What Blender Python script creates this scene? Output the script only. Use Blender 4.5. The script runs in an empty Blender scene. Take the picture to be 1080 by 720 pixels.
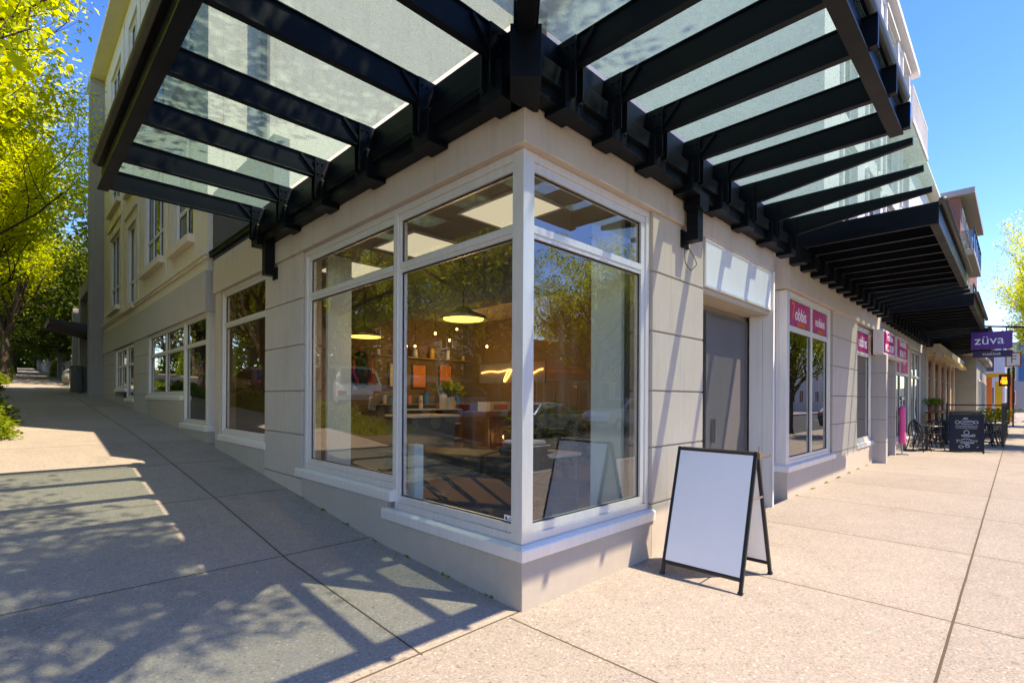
import bpy, bmesh, math, random
import numpy as np
from mathutils import Vector, Matrix
R = math.radians
SC = bpy.context.scene
COL = SC.collection
ORIGIN = {}

# ------------------------------------------------------------------ mesh builder
class MB:
    """collects solids; T maps builder coordinates to scene coordinates"""
    def __init__(s, T=None):
        s.v = []; s.f = []; s.T = T or (lambda a, b, c: (a, b, c))
    def add(s, vs, fs):
        n = len(s.v)
        s.v += [s.T(*p) for p in vs]
        s.f += [tuple(i + n for i in f) for f in fs]
        return s
    def box(s, a0, a1, b0, b1, c0, c1):
        vs = [(a, b, c) for a in (a0, a1) for b in (b0, b1) for c in (c0, c1)]
        return s.add(vs, [(0, 1, 3, 2), (4, 6, 7, 5), (0, 4, 5, 1), (2, 3, 7, 6), (0, 2, 6, 4), (1, 5, 7, 3)])
    def prism(s, poly, axis, lo, hi):
        """poly: list of 2-D points in the two other axes, extruded along axis"""
        def P(u, v, w):
            return {0: (w, u, v), 1: (u, w, v), 2: (u, v, w)}[axis]
        n = len(poly)
        vs = [P(u, v, lo) for u, v in poly] + [P(u, v, hi) for u, v in poly]
        fs = [tuple(range(n))[::-1], tuple(range(n, 2 * n))] + [(i, (i + 1) % n, n + (i + 1) % n, n + i) for i in range(n)]
        return s.add(vs, fs)
    def bar(s, p, q, w, h=None, up=(0, 0, 1)):
        h = h or w
        p = Vector(p); q = Vector(q); d = (q - p).normalized(); up = Vector(up)
        if abs(d.dot(up)) > .98: up = Vector((1, 0, 0))
        a = d.cross(up).normalized() * (w / 2); b = a.cross(d).normalized() * (h / 2)
        vs = [tuple(o + i * a + j * b) for o in (p, q) for i, j in ((-1, -1), (1, -1), (1, 1), (-1, 1))]
        return s.add(vs, [(3, 2, 1, 0), (4, 5, 6, 7), (0, 1, 5, 4), (1, 2, 6, 5), (2, 3, 7, 6), (3, 0, 4, 7)])
    def tube(s, pts, r, n=8, cap=True):
        pts = [Vector(p) for p in pts]
        rs = r if isinstance(r, (list, tuple)) else [r] * len(pts)
        vs = []; fs = []; ref = None
        for i, p in enumerate(pts):
            d = (pts[min(i + 1, len(pts) - 1)] - pts[max(i - 1, 0)]).normalized()
            if ref is None:
                ref = d.cross(Vector((0, 0, 1)) if abs(d.z) < .9 else Vector((1, 0, 0))).normalized()
            ref = (ref - d * ref.dot(d)).normalized(); b = d.cross(ref)
            for k in range(n):
                a = 2 * math.pi * k / n
                vs.append(tuple(p + (ref * math.cos(a) + b * math.sin(a)) * rs[i]))
        for i in range(len(pts) - 1):
            for k in range(n):
                fs.append((i * n + k, i * n + (k + 1) % n, (i + 1) * n + (k + 1) % n, (i + 1) * n + k))
        if cap:
            fs += [tuple(range(n))[::-1], tuple(range((len(pts) - 1) * n, len(pts) * n))]
        return s.add(vs, fs)
    def lathe(s, prof, cx, cy, n=24):
        vs = []; fs = []
        for r, z in prof:
            for k in range(n):
                a = 2 * math.pi * k / n
                vs.append((cx + r * math.cos(a), cy + r * math.sin(a), z))
        for i in range(len(prof) - 1):
            for k in range(n):
                fs.append((i * n + k, i * n + (k + 1) % n, (i + 1) * n + (k + 1) % n, (i + 1) * n + k))
        fs += [tuple(range(n))[::-1], tuple(range((len(prof) - 1) * n, len(prof) * n))]
        return s.add(vs, fs)
    def blob(s, c, rx, ry, rz, n=10, m=7, jit=0, rnd=None):
        vs = [(c[0], c[1], c[2] - rz)]; fs = []
        for i in range(1, m):
            t = math.pi * i / m
            for k in range(n):
                a = 2 * math.pi * k / n; q = 1 + (rnd.uniform(-jit, jit) if rnd else 0)
                vs.append((c[0] + rx * q * math.sin(t) * math.cos(a), c[1] + ry * q * math.sin(t) * math.sin(a), c[2] - rz * q * math.cos(t)))
        vs.append((c[0], c[1], c[2] + rz)); L = len(vs) - 1
        for k in range(n):
            fs.append((0, 1 + (k + 1) % n, 1 + k)); fs.append((L, L - n + k, L - n + (k + 1) % n))
        for i in range(m - 2):
            for k in range(n):
                fs.append((1 + i * n + k, 1 + i * n + (k + 1) % n, 1 + (i + 1) * n + (k + 1) % n, 1 + (i + 1) * n + k))
        return s.add(vs, fs)

def _mesh(name, mb, mat, off, smooth=False, recalc=True):
    me = bpy.data.meshes.new(name)
    me.from_pydata([(x - off[0], y - off[1], z - off[2]) for x, y, z in mb.v], [], mb.f)
    if recalc:
        bm = bmesh.new(); bm.from_mesh(me)
        bmesh.ops.recalc_face_normals(bm, faces=bm.faces)
        bm.to_mesh(me); bm.free()
    if smooth:
        me.polygons.foreach_set('use_smooth', [True] * len(me.polygons))
    me.materials.append(mat)
    return me

def part(name, mb, mat, parent=None, bevel=0, smooth=False, local=False, recalc=True):
    """one mesh object; builder coordinates are scene coordinates unless local"""
    off = (0, 0, 0)
    if parent is not None and not local:
        off = ORIGIN[parent.name]
    o = bpy.data.objects.new(name, _mesh(name, mb, mat, off, smooth, recalc))
    COL.objects.link(o)
    if parent is not None: o.parent = parent
    ORIGIN[o.name] = off
    if bevel:
        b = o.modifiers.new('Bevel', 'BEVEL'); b.width = bevel; b.segments = 2; b.limit_method = 'ANGLE'; b.angle_limit = R(40)
        b.harden_normals = False
    return o

def tag(o, label, cat, group=None):
    o['label'] = label; o['category'] = cat
    if group: o['group'] = group
    return o

def thing(name, label, cat, loc=(0, 0, 0), rz=0, group=None):
    o = bpy.data.objects.new(name, None); o.empty_display_size = .1
    COL.objects.link(o); o.location = loc; o.rotation_euler = (0, 0, rz)
    ORIGIN[o.name] = tuple(loc)
    return tag(o, label, cat, group)

def struct(name, mb, mat, kind='structure', **k):
    o = part(name, mb, mat, **k); o['kind'] = kind
    return o

def kids(o): return [c for c in bpy.data.objects if c.parent == o]

def dup(o, loc=None, rz=None, label=None, group=None, scale=None, parent=None):
    r = o.copy(); COL.objects.link(r)
    if parent is not None: r.parent = parent
    if loc is not None: r.location = loc
    if rz is not None: r.rotation_euler = (0, 0, rz)
    if scale is not None: r.scale = scale
    if label: r['label'] = label
    if group: r['group'] = group
    for c in kids(o): dup(c, parent=r)
    return r

def lettering(body, size, mat, parent, M, name='lettering', ext=.004, align='CENTER', sx=1):
    cu = bpy.data.curves.new(name, 'FONT'); cu.body = body; cu.size = size; cu.extrude = ext
    cu.align_x = align; cu.align_y = 'CENTER'; cu.resolution_u = 3
    cu.materials.append(mat)
    o = bpy.data.objects.new(name, cu); COL.objects.link(o); o.parent = parent
    off = Vector(ORIGIN[parent.name])
    o.matrix_local = Matrix.Translation(-off) @ M @ Matrix.Diagonal((sx, 1, 1, 1))
    return o

# ------------------------------------------------------------------ node helpers
class N:
    def __init__(s, name):
        s.m = bpy.data.materials.new(name); s.m.use_nodes = True
        s.t = s.m.node_tree; s.t.nodes.clear()
        s.out = s.t.nodes.new('ShaderNodeOutputMaterial')
    def n(s, typ, **kw):
        x = s.t.nodes.new('ShaderNode' + typ)
        for k, v in kw.items():
            if hasattr(x, k) and k not in x.inputs: setattr(x, k, v)
        return x
    def l(s, a, b): s.t.links.new(a, b)
    def val(s, sock, v):
        if hasattr(v, 'links') or isinstance(v, bpy.types.NodeSocket): s.l(v, sock)
        else: sock.default_value = v
    def math(s, op, a, b=0., c=None, clamp=False):
        x = s.n('Math', operation=op); x.use_clamp = clamp
        s.val(x.inputs[0], a); s.val(x.inputs[1], b)
        if c is not None: s.val(x.inputs[2], c)
        return x.outputs[0]
    def coords(s, kind='Object'):
        return s.n('TexCoord').outputs[kind]
    def mapping(s, vec, scale=(1, 1, 1), loc=(0, 0, 0)):
        x = s.n('Mapping'); s.l(vec, x.inputs[0]); x.inputs['Scale'].default_value = scale; x.inputs['Location'].default_value = loc
        return x.outputs[0]
    def noise(s, vec, scale, detail=4, rough=.55):
        x = s.n('TexNoise'); s.l(vec, x.inputs['Vector']); x.inputs['Scale'].default_value = scale
        x.inputs['Detail'].default_value = detail; x.inputs['Roughness'].default_value = rough
        return x.outputs['Fac']
    def voro(s, vec, scale, out='Distance', feature='F1'):
        x = s.n('TexVoronoi'); x.feature = feature; s.l(vec, x.inputs['Vector']); x.inputs['Scale'].default_value = scale
        return x.outputs[out]
    def ramp(s, fac, stops):
        x = s.n('ValToRGB'); e = x.color_ramp.elements
        while len(e) < len(stops): e.new(.5)
        for i, (p, c) in enumerate(stops):
            e[i].position = p; e[i].color = (*c, 1) if len(c) == 3 else c
        s.l(fac, x.inputs[0]); return x.outputs[0]
    def mix(s, fac, a, b, blend='MIX'):
        x = s.n('Mix', data_type='RGBA', blend_type=blend)
        s.val(x.inputs[0], fac)
        s.val(x.inputs[6], a if not isinstance(a, tuple) or len(a) == 4 else (*a, 1))
        s.val(x.inputs[7], b if not isinstance(b, tuple) or len(b) == 4 else (*b, 1))
        return x.outputs[2]
    def bump(s, h, strength=.3, dist=.01):
        x = s.n('Bump'); s.l(h, x.inputs['Height']); x.inputs['Strength'].default_value = strength; x.inputs['Distance'].default_value = dist
        return x.outputs[0]
    def bsdf(s, color, rough=.6, metal=0., normal=None, spec=.5, coat=0, emit=None, es=0, trans=0):
        b = s.n('BsdfPrincipled')
        s.val(b.inputs['Base Color'], color if not isinstance(color, tuple) or len(color) == 4 else (*color, 1))
        s.val(b.inputs['Roughness'], rough); s.val(b.inputs['Metallic'], metal)
        s.val(b.inputs['Specular IOR Level'], spec); b.inputs['Coat Weight'].default_value = coat
        if normal is not None: s.l(normal, b.inputs['Normal'])
        if emit is not None:
            s.val(b.inputs['Emission Color'], (*emit, 1) if isinstance(emit, tuple) else emit); b.inputs['Emission Strength'].default_value = es
        return b.outputs[0]
    def done(s, sh):
        s.l(sh, s.out.inputs[0]); return s.m

def plain(name, col, rough=.5, metal=0., var=.12, scale=6., bump=.08, spec=.5, coat=0, emit=None, es=0, bscale=60.):
    """paint / fabric / metal with a little dirt, tone variation and grain"""
    k = N(name); c = k.coords()
    n1 = k.noise(c, scale, 5); n2 = k.noise(c, bscale, 3)
    f = k.math('MULTIPLY_ADD', n1, 2 * var, 1 - var)
    hs = k.n('HueSaturation'); hs.inputs['Color'].default_value = (*col, 1); k.l(f, hs.inputs['Value'])
    rg = k.math('MULTIPLY_ADD', n1, .2, rough - .1, clamp=True)
    return k.done(k.bsdf(hs.outputs[0], rg, metal, k.bump(n2, bump, .003) if bump else None, spec, coat, emit, es))

def emission(name, col, s):
    k = N(name); e = k.n('Emission'); e.inputs[0].default_value = (*col, 1); e.inputs[1].default_value = s
    return k.done(e.outputs[0])
# ------------------------------------------------------------------ materials
def concrete(name, col, pit=.5, streak=.5, var=.10, bump=.25):
    k = N(name); c = k.coords()
    big = k.noise(c, .9, 6, .6); mid = k.noise(c, 7, 5, .6); fine = k.noise(c, 90, 3)
    st = k.noise(k.mapping(c, (5, 5, .35)), 2.2, 5, .65)
    pits = k.math('LESS_THAN', k.voro(c, 30), .12)
    pk = k.math('MULTIPLY', pits, k.math('GREATER_THAN', k.noise(c, 3.1, 2), .5))
    f = k.math('ADD', k.math('MULTIPLY_ADD', big, 1.6 * var, 1 - .8 * var), k.math('MULTIPLY_ADD', mid, var, -.5 * var))
    f = k.math('ADD', f, k.math('MULTIPLY_ADD', fine, .22, -.11))
    sm = k.math('MULTIPLY', k.math('SUBTRACT', st, .52, clamp=True), streak * 1.4)
    f = k.math('SUBTRACT', f, sm)
    f = k.math('SUBTRACT', f, k.math('MULTIPLY', pk, .3 * pit))
    hs = k.n('HueSaturation'); hs.inputs['Color'].default_value = (*col, 1); k.l(f, hs.inputs['Value'])
    h = k.math('SUBTRACT', k.math('ADD', k.math('MULTIPLY', fine, .5), k.math('MULTIPLY', mid, .5)), k.math('MULTIPLY', pk, 1.))
    return k.done(k.bsdf(hs.outputs[0], .86, 0, k.bump(h, bump, .004), .3))

M = {}
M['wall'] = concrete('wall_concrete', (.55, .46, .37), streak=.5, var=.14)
M['base'] = concrete('base_concrete', (.45, .385, .315), pit=.9, streak=.12, var=.16)
M['grey_band'] = concrete('grey_band', (.50, .455, .42), pit=.2, streak=.3)
M['cream'] = concrete('cream_render', (.74, .64, .52), pit=.1, streak=.55, var=.07, bump=.12)
M['white_render'] = concrete('white_render', (.74, .70, .68), pit=.1, streak=.5, var=.07, bump=.12)
M['grey_fin'] = concrete('grey_fin', (.34, .32, .31), pit=.2, streak=.7)
M['charcoal'] = concrete('charcoal_cladding', (.085, .09, .105), pit=0, streak=.3, var=.06)
M['groove'] = plain('groove_shadow_gap', (.36, .29, .22), .9)
M['joint'] = plain('sealant', (.10, .085, .07), .9)

def alu(name, col):
    k = N(name); c = k.coords()
    br = k.noise(k.mapping(c, (3, 3, .4)), 9, 4); fi = k.noise(c, 140, 2)
    f = k.math('ADD', k.math('MULTIPLY_ADD', br, .24, .86), k.math('MULTIPLY_ADD', fi, .06, -.03))
    hs = k.n('HueSaturation'); hs.inputs['Color'].default_value = (*col, 1); k.l(f, hs.inputs['Value'])
    return k.done(k.bsdf(hs.outputs[0], k.math('MULTIPLY_ADD', br, .2, .32), .35, k.bump(fi, .03, .001)))
M['frame'] = alu('anodised_frame', (.78, .73, .67))
M['sill'] = alu('sill_flashing', (.84, .80, .75))
M['gasket'] = plain('rubber_gasket', (.015, .015, .016), .7)
M['upframe'] = plain('white_window_frame', (.78, .78, .76), .4)

k = N('black_steel'); c = k.coords()
n1 = k.noise(c, 3, 6, .65); n2 = k.noise(c, 45, 4); n3 = k.noise(k.mapping(c, (1, 1, 6)), 2.2, 4)
dust = k.math('MULTIPLY', k.math('SUBTRACT', n1, .5, clamp=True), .38)
bc = k.mix(dust, (.003, .0048, .0075), (.035, .036, .036))
M['steel'] = k.done(k.bsdf(bc, k.math('MULTIPLY_ADD', n3, .3, .28), 0, k.bump(n2, .08, .002), .16))
M['steel_far'] = plain('dark_steel', (.012, .015, .02), .45)
M['gutter'] = plain('gutter_metal', (.10, .095, .085), .45, .5)

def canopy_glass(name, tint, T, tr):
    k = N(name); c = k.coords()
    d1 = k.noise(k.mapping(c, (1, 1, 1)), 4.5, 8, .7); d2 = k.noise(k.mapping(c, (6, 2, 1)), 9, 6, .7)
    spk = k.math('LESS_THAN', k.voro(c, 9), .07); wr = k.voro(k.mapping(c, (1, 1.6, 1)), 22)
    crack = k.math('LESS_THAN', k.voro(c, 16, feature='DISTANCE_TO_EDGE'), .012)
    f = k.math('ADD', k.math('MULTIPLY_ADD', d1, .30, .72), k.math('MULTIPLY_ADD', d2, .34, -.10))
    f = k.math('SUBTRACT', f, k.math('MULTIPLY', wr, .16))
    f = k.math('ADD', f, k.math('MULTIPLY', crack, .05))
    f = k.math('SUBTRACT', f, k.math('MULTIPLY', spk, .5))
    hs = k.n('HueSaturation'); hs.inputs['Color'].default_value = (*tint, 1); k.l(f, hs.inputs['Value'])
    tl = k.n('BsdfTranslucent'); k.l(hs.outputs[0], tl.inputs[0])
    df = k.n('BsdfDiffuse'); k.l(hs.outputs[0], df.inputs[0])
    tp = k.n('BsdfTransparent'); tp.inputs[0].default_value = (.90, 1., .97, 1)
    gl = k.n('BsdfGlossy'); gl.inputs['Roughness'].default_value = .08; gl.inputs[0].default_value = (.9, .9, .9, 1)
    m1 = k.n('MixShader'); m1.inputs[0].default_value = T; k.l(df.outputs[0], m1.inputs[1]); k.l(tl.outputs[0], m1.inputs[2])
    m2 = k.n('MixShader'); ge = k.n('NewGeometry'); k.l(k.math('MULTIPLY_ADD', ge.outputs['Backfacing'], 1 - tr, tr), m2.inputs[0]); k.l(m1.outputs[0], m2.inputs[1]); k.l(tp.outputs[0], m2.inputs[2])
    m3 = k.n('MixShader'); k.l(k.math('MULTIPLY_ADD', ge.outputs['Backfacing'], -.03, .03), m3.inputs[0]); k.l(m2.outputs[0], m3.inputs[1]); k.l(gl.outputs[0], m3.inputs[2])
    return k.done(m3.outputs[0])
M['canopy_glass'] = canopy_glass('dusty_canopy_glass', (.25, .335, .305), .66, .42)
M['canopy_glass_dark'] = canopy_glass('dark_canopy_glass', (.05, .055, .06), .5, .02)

def window_glass(name, ior, tint, rough=0.):
    k = N(name); c = k.coords()
    lw = k.n('LayerWeight'); lw.inputs['Blend'].default_value = .5; ge = k.n('NewGeometry'); f0 = ((ior - 1) / (ior + 1)) ** 2
    sch = k.math('MULTIPLY_ADD', k.math('POWER', lw.outputs['Facing'], 5.), 1 - f0, f0)
    fac = k.math('MULTIPLY', sch, k.math('SUBTRACT', 1., ge.outputs['Backfacing']), clamp=True)
    wob = k.noise(c, 1.3, 2); nb = k.bump(wob, .05, .01)
    gl = k.n('BsdfGlossy'); gl.inputs['Roughness'].default_value = rough; k.l(nb, gl.inputs['Normal'])
    tp = k.n('BsdfTransparent'); tp.inputs[0].default_value = (*tint, 1)
    m = k.n('MixShader'); k.l(fac, m.inputs[0]); k.l(tp.outputs[0], m.inputs[1]); k.l(gl.outputs[0], m.inputs[2])
    sm = k.math('MULTIPLY', k.math('SUBTRACT', k.noise(k.mapping(c, (2, 2, .5)), 3.5, 6, .7), .5, clamp=True), .10)
    df = k.n('BsdfDiffuse'); df.inputs[0].default_value = (.7, .7, .68, 1)
    m2 = k.n('MixShader'); k.l(sm, m2.inputs[0]); k.l(m.outputs[0], m2.inputs[1]); k.l(df.outputs[0], m2.inputs[2])
    return k.done(m2.outputs[0])
M['glass'] = window_glass('shop_glass', 2.75, (.96, .98, .97))
M['glass_side'] = window_glass('bay_glass', 3.7, (.70, .75, .72))
M['glass_far'] = window_glass('upper_glass', 2.3, (.55, .6, .6))

# paving: broom finished / exposed aggregate slabs with tooled joints, drawn where the joints are
def paving(name, col, xl, yl, agg=1.):
    """xl / yl: (first joint, spacing, count limit) lists of joint lines in x and y"""
    k = N(name); c = k.coords(); sep = k.n('SeparateXYZ')
    w1 = k.noise(c, 1.7, 3); 
    k.l(c, sep.inputs[0]); X, Y = sep.outputs[0], sep.outputs[1]
    wob = k.math('MULTIPLY_ADD', w1, .006, -.003)
    def lines(axis, specs):
        tot = None
        for sp in specs:
            if len(sp) == 1: d = k.math('ABSOLUTE', k.math('SUBTRACT', k.math('ADD', axis, wob), sp[0]))
            else:
                d = k.math('ABSOLUTE', k.math('SUBTRACT', k.math('FLOORED_MODULO', k.math('ADD', k.math('SUBTRACT', k.math('ADD', axis, wob), sp[0]), sp[1] / 2), sp[1]), sp[1] / 2))
            m = k.math('LESS_THAN', d, .0075)
            e = k.math('SUBTRACT', 1., k.math('DIVIDE', d, .06), clamp=True)
            tot = (m, e) if tot is None else (k.math('MAXIMUM', tot[0], m), k.math('MAXIMUM', tot[1], e))
        return tot
    a = lines(X, xl); b = lines(Y, yl)
    J = k.math('MAXIMUM', a[0], b[0]); Ed = k.math('MAXIMUM', a[1], b[1])
    big = k.noise(c, .55, 6, .62); mid = k.noise(c, 4.5, 6, .65); fine = k.noise(c, 70, 4, .7)
    v = k.n('TexVoronoi'); k.l(c, v.inputs['Vector']); v.inputs['Scale'].default_value = 48
    pc = k.n('SeparateColor'); k.l(v.outputs['Color'], pc.inputs[0])
    v2 = k.n('TexVoronoi'); k.l(c, v2.inputs['Vector']); v2.inputs['Scale'].default_value = 110
    pc2 = k.n('SeparateColor'); k.l(v2.outputs['Color'], pc2.inputs[0])
    stone = k.math('GREATER_THAN', pc.outputs[0], .90); dark = k.math('LESS_THAN', pc.outputs[0], .10)
    inner = k.math('LESS_THAN', v.outputs['Distance'], .42)
    f = k.math('ADD', k.math('MULTIPLY_ADD', big, .26, .87), k.math('MULTIPLY_ADD', mid, .22, -.11))
    f = k.math('ADD', f, k.math('MULTIPLY_ADD', fine, .26 * agg, -.13 * agg))
    f = k.math('ADD', f, k.math('MULTIPLY', k.math('SUBTRACT', pc2.outputs[0], .5), .42 * agg))
    f = k.math('ADD', f, k.math('MULTIPLY', k.math('MULTIPLY', stone, inner), .42 * agg))
    f = k.math('SUBTRACT', f, k.math('MULTIPLY', k.math('MULTIPLY', dark, inner), .32 * agg))
    f = k.math('SUBTRACT', f, k.math('MULTIPLY', Ed, .06))
    # every slab was poured separately: a slightly different tone each
    cx = k.math('FLOOR', k.math('DIVIDE', k.math('SUBTRACT', X, xl[0][0]), xl[0][1] if len(xl[0]) > 1 else 40.)); cy = k.math('FLOOR', k.math('DIVIDE', k.math('SUBTRACT', Y, yl[0][0]), yl[0][1] if len(yl[0]) > 1 else 40.))
    cv = k.n('CombineXYZ'); k.l(cx, cv.inputs[0]); k.l(cy, cv.inputs[1]); wn = k.n('TexWhiteNoise'); wn.noise_dimensions = '3D'; k.l(cv.outputs[0], wn.inputs['Vector'])
    f = k.math('ADD', f, k.math('MULTIPLY_ADD', wn.outputs['Value'], .13, -.065))
    stain = k.math('MULTIPLY', k.math('SUBTRACT', k.noise(c, .9, 7, .72), .56, clamp=True), 1.1)
    f = k.math('SUBTRACT', f, stain)
    # gum spots and stains with a shape of their own
    gum = k.math('MULTIPLY', k.math('LESS_THAN', k.voro(c, 1.9), .045), .25)
    f = k.math('SUBTRACT', f, gum)
    hs = k.n('HueSaturation'); k.l(f, hs.inputs['Value'])
    tone = k.mix(pc.outputs[1], col, (col[0] * .93, col[1] * .97, col[2] * 1.06))
    k.l(tone, hs.inputs['Color'])
    col2 = k.mix(J, hs.outputs[0], (.10, .072, .045))
    h = k.math('ADD', k.math('MULTIPLY', fine, .5), k.math('MULTIPLY', k.math('SUBTRACT', 1., v2.outputs['Distance']), .6))
    h = k.math('SUBTRACT', h, k.math('MULTIPLY', J, 3.))
    return k.done(k.bsdf(col2, .88, 0, k.bump(h, .5 * agg, .004), .25))
M['pave_left'] = paving('paving_slabs_uphill', (.37, .30, .235), [(-.84,)], [(.02, 2.08)], .8)
M['pave_right'] = paving('paving_slabs_exposed', (.335, .275, .22), [(-.12, 2.11)], [(-2.15,)], 1.)
M['asphalt'] = concrete('asphalt', (.055, .055, .056), pit=.4, streak=0, var=.25, bump=.4)
M['kerb'] = concrete('kerb_concrete', (.38, .36, .33))
M['marking'] = concrete('road_paint', (.75, .74, .70), var=.2)
M['earth'] = concrete('earth', (.14, .11, .06), pit=0, streak=0, var=.4, bump=.6)

def leafmat(name, c1, c2, tl=.45):
    k = N(name); g = k.n('NewGeometry'); c = k.coords()
    n = k.noise(c, .8, 3)
    r = k.math('ADD', k.math('MULTIPLY', g.outputs['Random Per Island'], .65), k.math('MULTIPLY', n, .4), clamp=True)
    col = k.mix(r, c1, c2)
    df = k.bsdf(col, .55, 0, None, .3)
    t = k.n('BsdfTranslucent'); k.l(k.mix(.5, col, (c2[0] * 1.7, c2[1] * 1.5, c2[2] * .6)), t.inputs[0])
    m = k.n('MixShader'); m.inputs[0].default_value = tl; k.l(df, m.inputs[1]); k.l(t.outputs[0], m.inputs[2])
    return k.done(m.outputs[0])
M['leaf_spring'] = leafmat('spring_leaves', (.33, .47, .016), (.60, .66, .024), .62)
M['leaf_spring2'] = leafmat('spring_leaves_olive', (.22, .32, .018), (.42, .48, .024), .55)
M['leaf_dark'] = leafmat('dark_leaves', (.035, .075, .010), (.14, .20, .016), .4)
M['leaf_mid'] = leafmat('hedge_leaves', (.09, .16, .012), (.26, .32, .02), .4)
M['leaf_red'] = leafmat('red_leaves', (.20, .09, .05), (.40, .22, .10), .4)
M['grass'] = leafmat('grass_blades', (.10, .17, .012), (.24, .30, .02), .4)
k = N('bark'); c = k.coords()
n1 = k.noise(k.mapping(c, (4, 4, .8)), 5, 7, .7); n2 = k.voro(k.mapping(c, (5, 5, 1.2)), 6)
M['bark'] = k.done(k.bsdf(k.ramp(n1, [(.3, (.035, .026, .018)), (.7, (.16, .12, .085))]), .92, 0, k.bump(k.math('ADD', n1, n2), .8, .03), .2))

M['white_board'] = plain('white_panel', (.90, .895, .88), .35, var=.03, bump=.02)
k = N('white_acrylic'); c = k.coords(); n1 = k.noise(k.mapping(c, (2.2, 1, .5)), 2.2, 4)
M['white_face'] = k.done(k.bsdf(k.mix(n1, (.74, .74, .73), (.88, .88, .87)), .22, 0, None, .5, .3))
M['black_frame'] = plain('black_frame_paint', (.012, .012, .012), .38, bump=.04)
M['black_chalk'] = plain('chalkboard', (.018, .019, .02), .7, var=.3, scale=9)
M['chalk'] = plain('chalk', (.62, .66, .68), .95)
M['magenta'] = plain('magenta_vinyl', (.50, .004, .155), .4, var=.08, scale=2)
M['orange_ink'] = plain('orange_ink', (.85, .22, .02), .5)
M['pink'] = plain('pink_cloth', (.85, .10, .32), .8, bump=.3)
M['white_ink'] = plain('white_lettering', (.85, .84, .83), .5, var=.02)
M['purple'] = plain('purple_sign', (.085, .008, .20), .35, var=.08)
M['purple_dark'] = plain('dark_purple_sign', (.035, .008, .075), .4)
M['wood_floor'] = concrete('brown_floor', (.20, .135, .08), pit=0, streak=0, var=.2, bump=.1)
M['ceiling'] = plain('tan_ceiling', (.33, .275, .19), .8)
M['bulkhead'] = plain('grey_bulkhead', (.22, .21, .19), .8)
M['in_wall'] = plain('ochre_interior_wall', (.20, .13, .06), .8)
M['in_white'] = plain('pale_interior_panel', (.66, .76, .72), .4, var=.06)
M['desk_grey'] = plain('slate_laminate', (.17, .20, .23), .4)
M['desk_top'] = plain('pale_counter_top', (.72, .70, .66), .35)
M['leatherette'] = plain('black_vinyl', (.008, .009, .011), .5, bump=.15, bscale=200, spec=.2)
M['chrome'] = plain('brushed_metal', (.45, .45, .45), .3, 1.)
M['wood'] = plain('oak', (.30, .17, .075), .5, var=.25, scale=12)
M['wood_dark'] = plain('walnut', (.12, .06, .03), .5, var=.25, scale=12)
M['art_orange'] = plain('orange_print', (.75, .24, .06), .6, var=.35, scale=14)
M['art_cream'] = plain('cream_paper', (.75, .68, .55), .7)
M['ceramic'] = plain('white_ceramic', (.78, .77, .74), .25)
M['towel'] = plain('white_towel', (.78, .76, .72), .95, bump=.5, bscale=120)
M['pendant_metal'] = plain('pendant_metal', (.30, .27, .22), .35, .8)
M['lamp_glow'] = emission('warm_lamp', (1., .50, .10), 1.9)
M['bulb_glow'] = emission('small_bulb', (1., .55, .18), 7)
M['neon'] = emission('neon_tube', (1., .34, .09), 3.2)
M['troffer'] = emission('ceiling_light_panel', (1., .95, .80), .26)
M['red_awning'] = plain('red_awning_cloth', (.85, .05, .025), .75)
M['orange_trim'] = plain('orange_trim', (.85, .20, .03), .6)
M['brick'] = None
k = N('red_brick'); c = k.coords()
b = k.n('TexBrick'); k.l(k.mapping(c, (1, 1, 1)), b.inputs['Vector'])
sp = k.n('SeparateXYZ'); k.l(c, sp.inputs[0]); cb = k.n('CombineXYZ'); k.l(k.math('ADD', sp.outputs[0], sp.outputs[1]), cb.inputs[0]); k.l(sp.outputs[2], cb.inputs[1])
k.l(cb.outputs[0], b.inputs['Vector']); b.inputs['Scale'].default_value = 4.5
b.inputs['Color1'].default_value = (.25, .085, .065, 1); b.inputs['Color2'].default_value = (.19, .06, .045, 1); b.inputs['Mortar'].default_value = (.40, .34, .30, 1); b.inputs['Mortar Size'].default_value = .012
M['brick'] = k.done(k.bsdf(b.outputs['Color'], .85, 0, None, .3))
M['grey_panel'] = plain('grey_metal_panel', (.27, .26, .25), .6)
M['door_grey'] = plain('grey_door_paint', (.115, .105, .10), .5)
M['white_metal'] = concrete('white_metal_panel', (.72, .70, .67), pit=0, streak=.35, var=.05, bump=.05)
M['soffit'] = plain('soffit_boards', (.50, .42, .32), .7)
M['blue'] = plain('blue_plastic', (.03, .22, .55), .5)
M['yellow'] = plain('yellow_paint', (.80, .50, .03), .5)
M['tyre'] = plain('tyre_rubber', (.015, .015, .015), .85)
M['car_glass'] = window_glass('car_glass', 1.7, (.12, .14, .15))
M['lamp_red'] = plain('red_lens', (.55, .01, .01), .2, bump=0)
M['lamp_white'] = plain('clear_lens', (.85, .85, .83), .15, bump=0)
M['terracotta'] = plain('terracotta', (.42, .16, .08), .8)
M['stone'] = concrete('grey_stone', (.30, .28, .26))
M['siding'] = plain('grey_siding', (.36, .35, .32), .7)
def carpaint(n, col):
    return plain(n, col, .3, .15, var=.03, coat=.8, bump=0)
M['car_white'] = carpaint('white_car_paint', (.68, .69, .70)); M['car_silver'] = carpaint('silver_car_paint', (.36, .38, .40))
M['car_red'] = carpaint('dark_red_car_paint', (.28, .02, .02)); M['car_blue'] = carpaint('blue_car_paint', (.05, .12, .28)); M['car_black'] = carpaint('black_car_paint', (.02, .022, .025))
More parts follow.
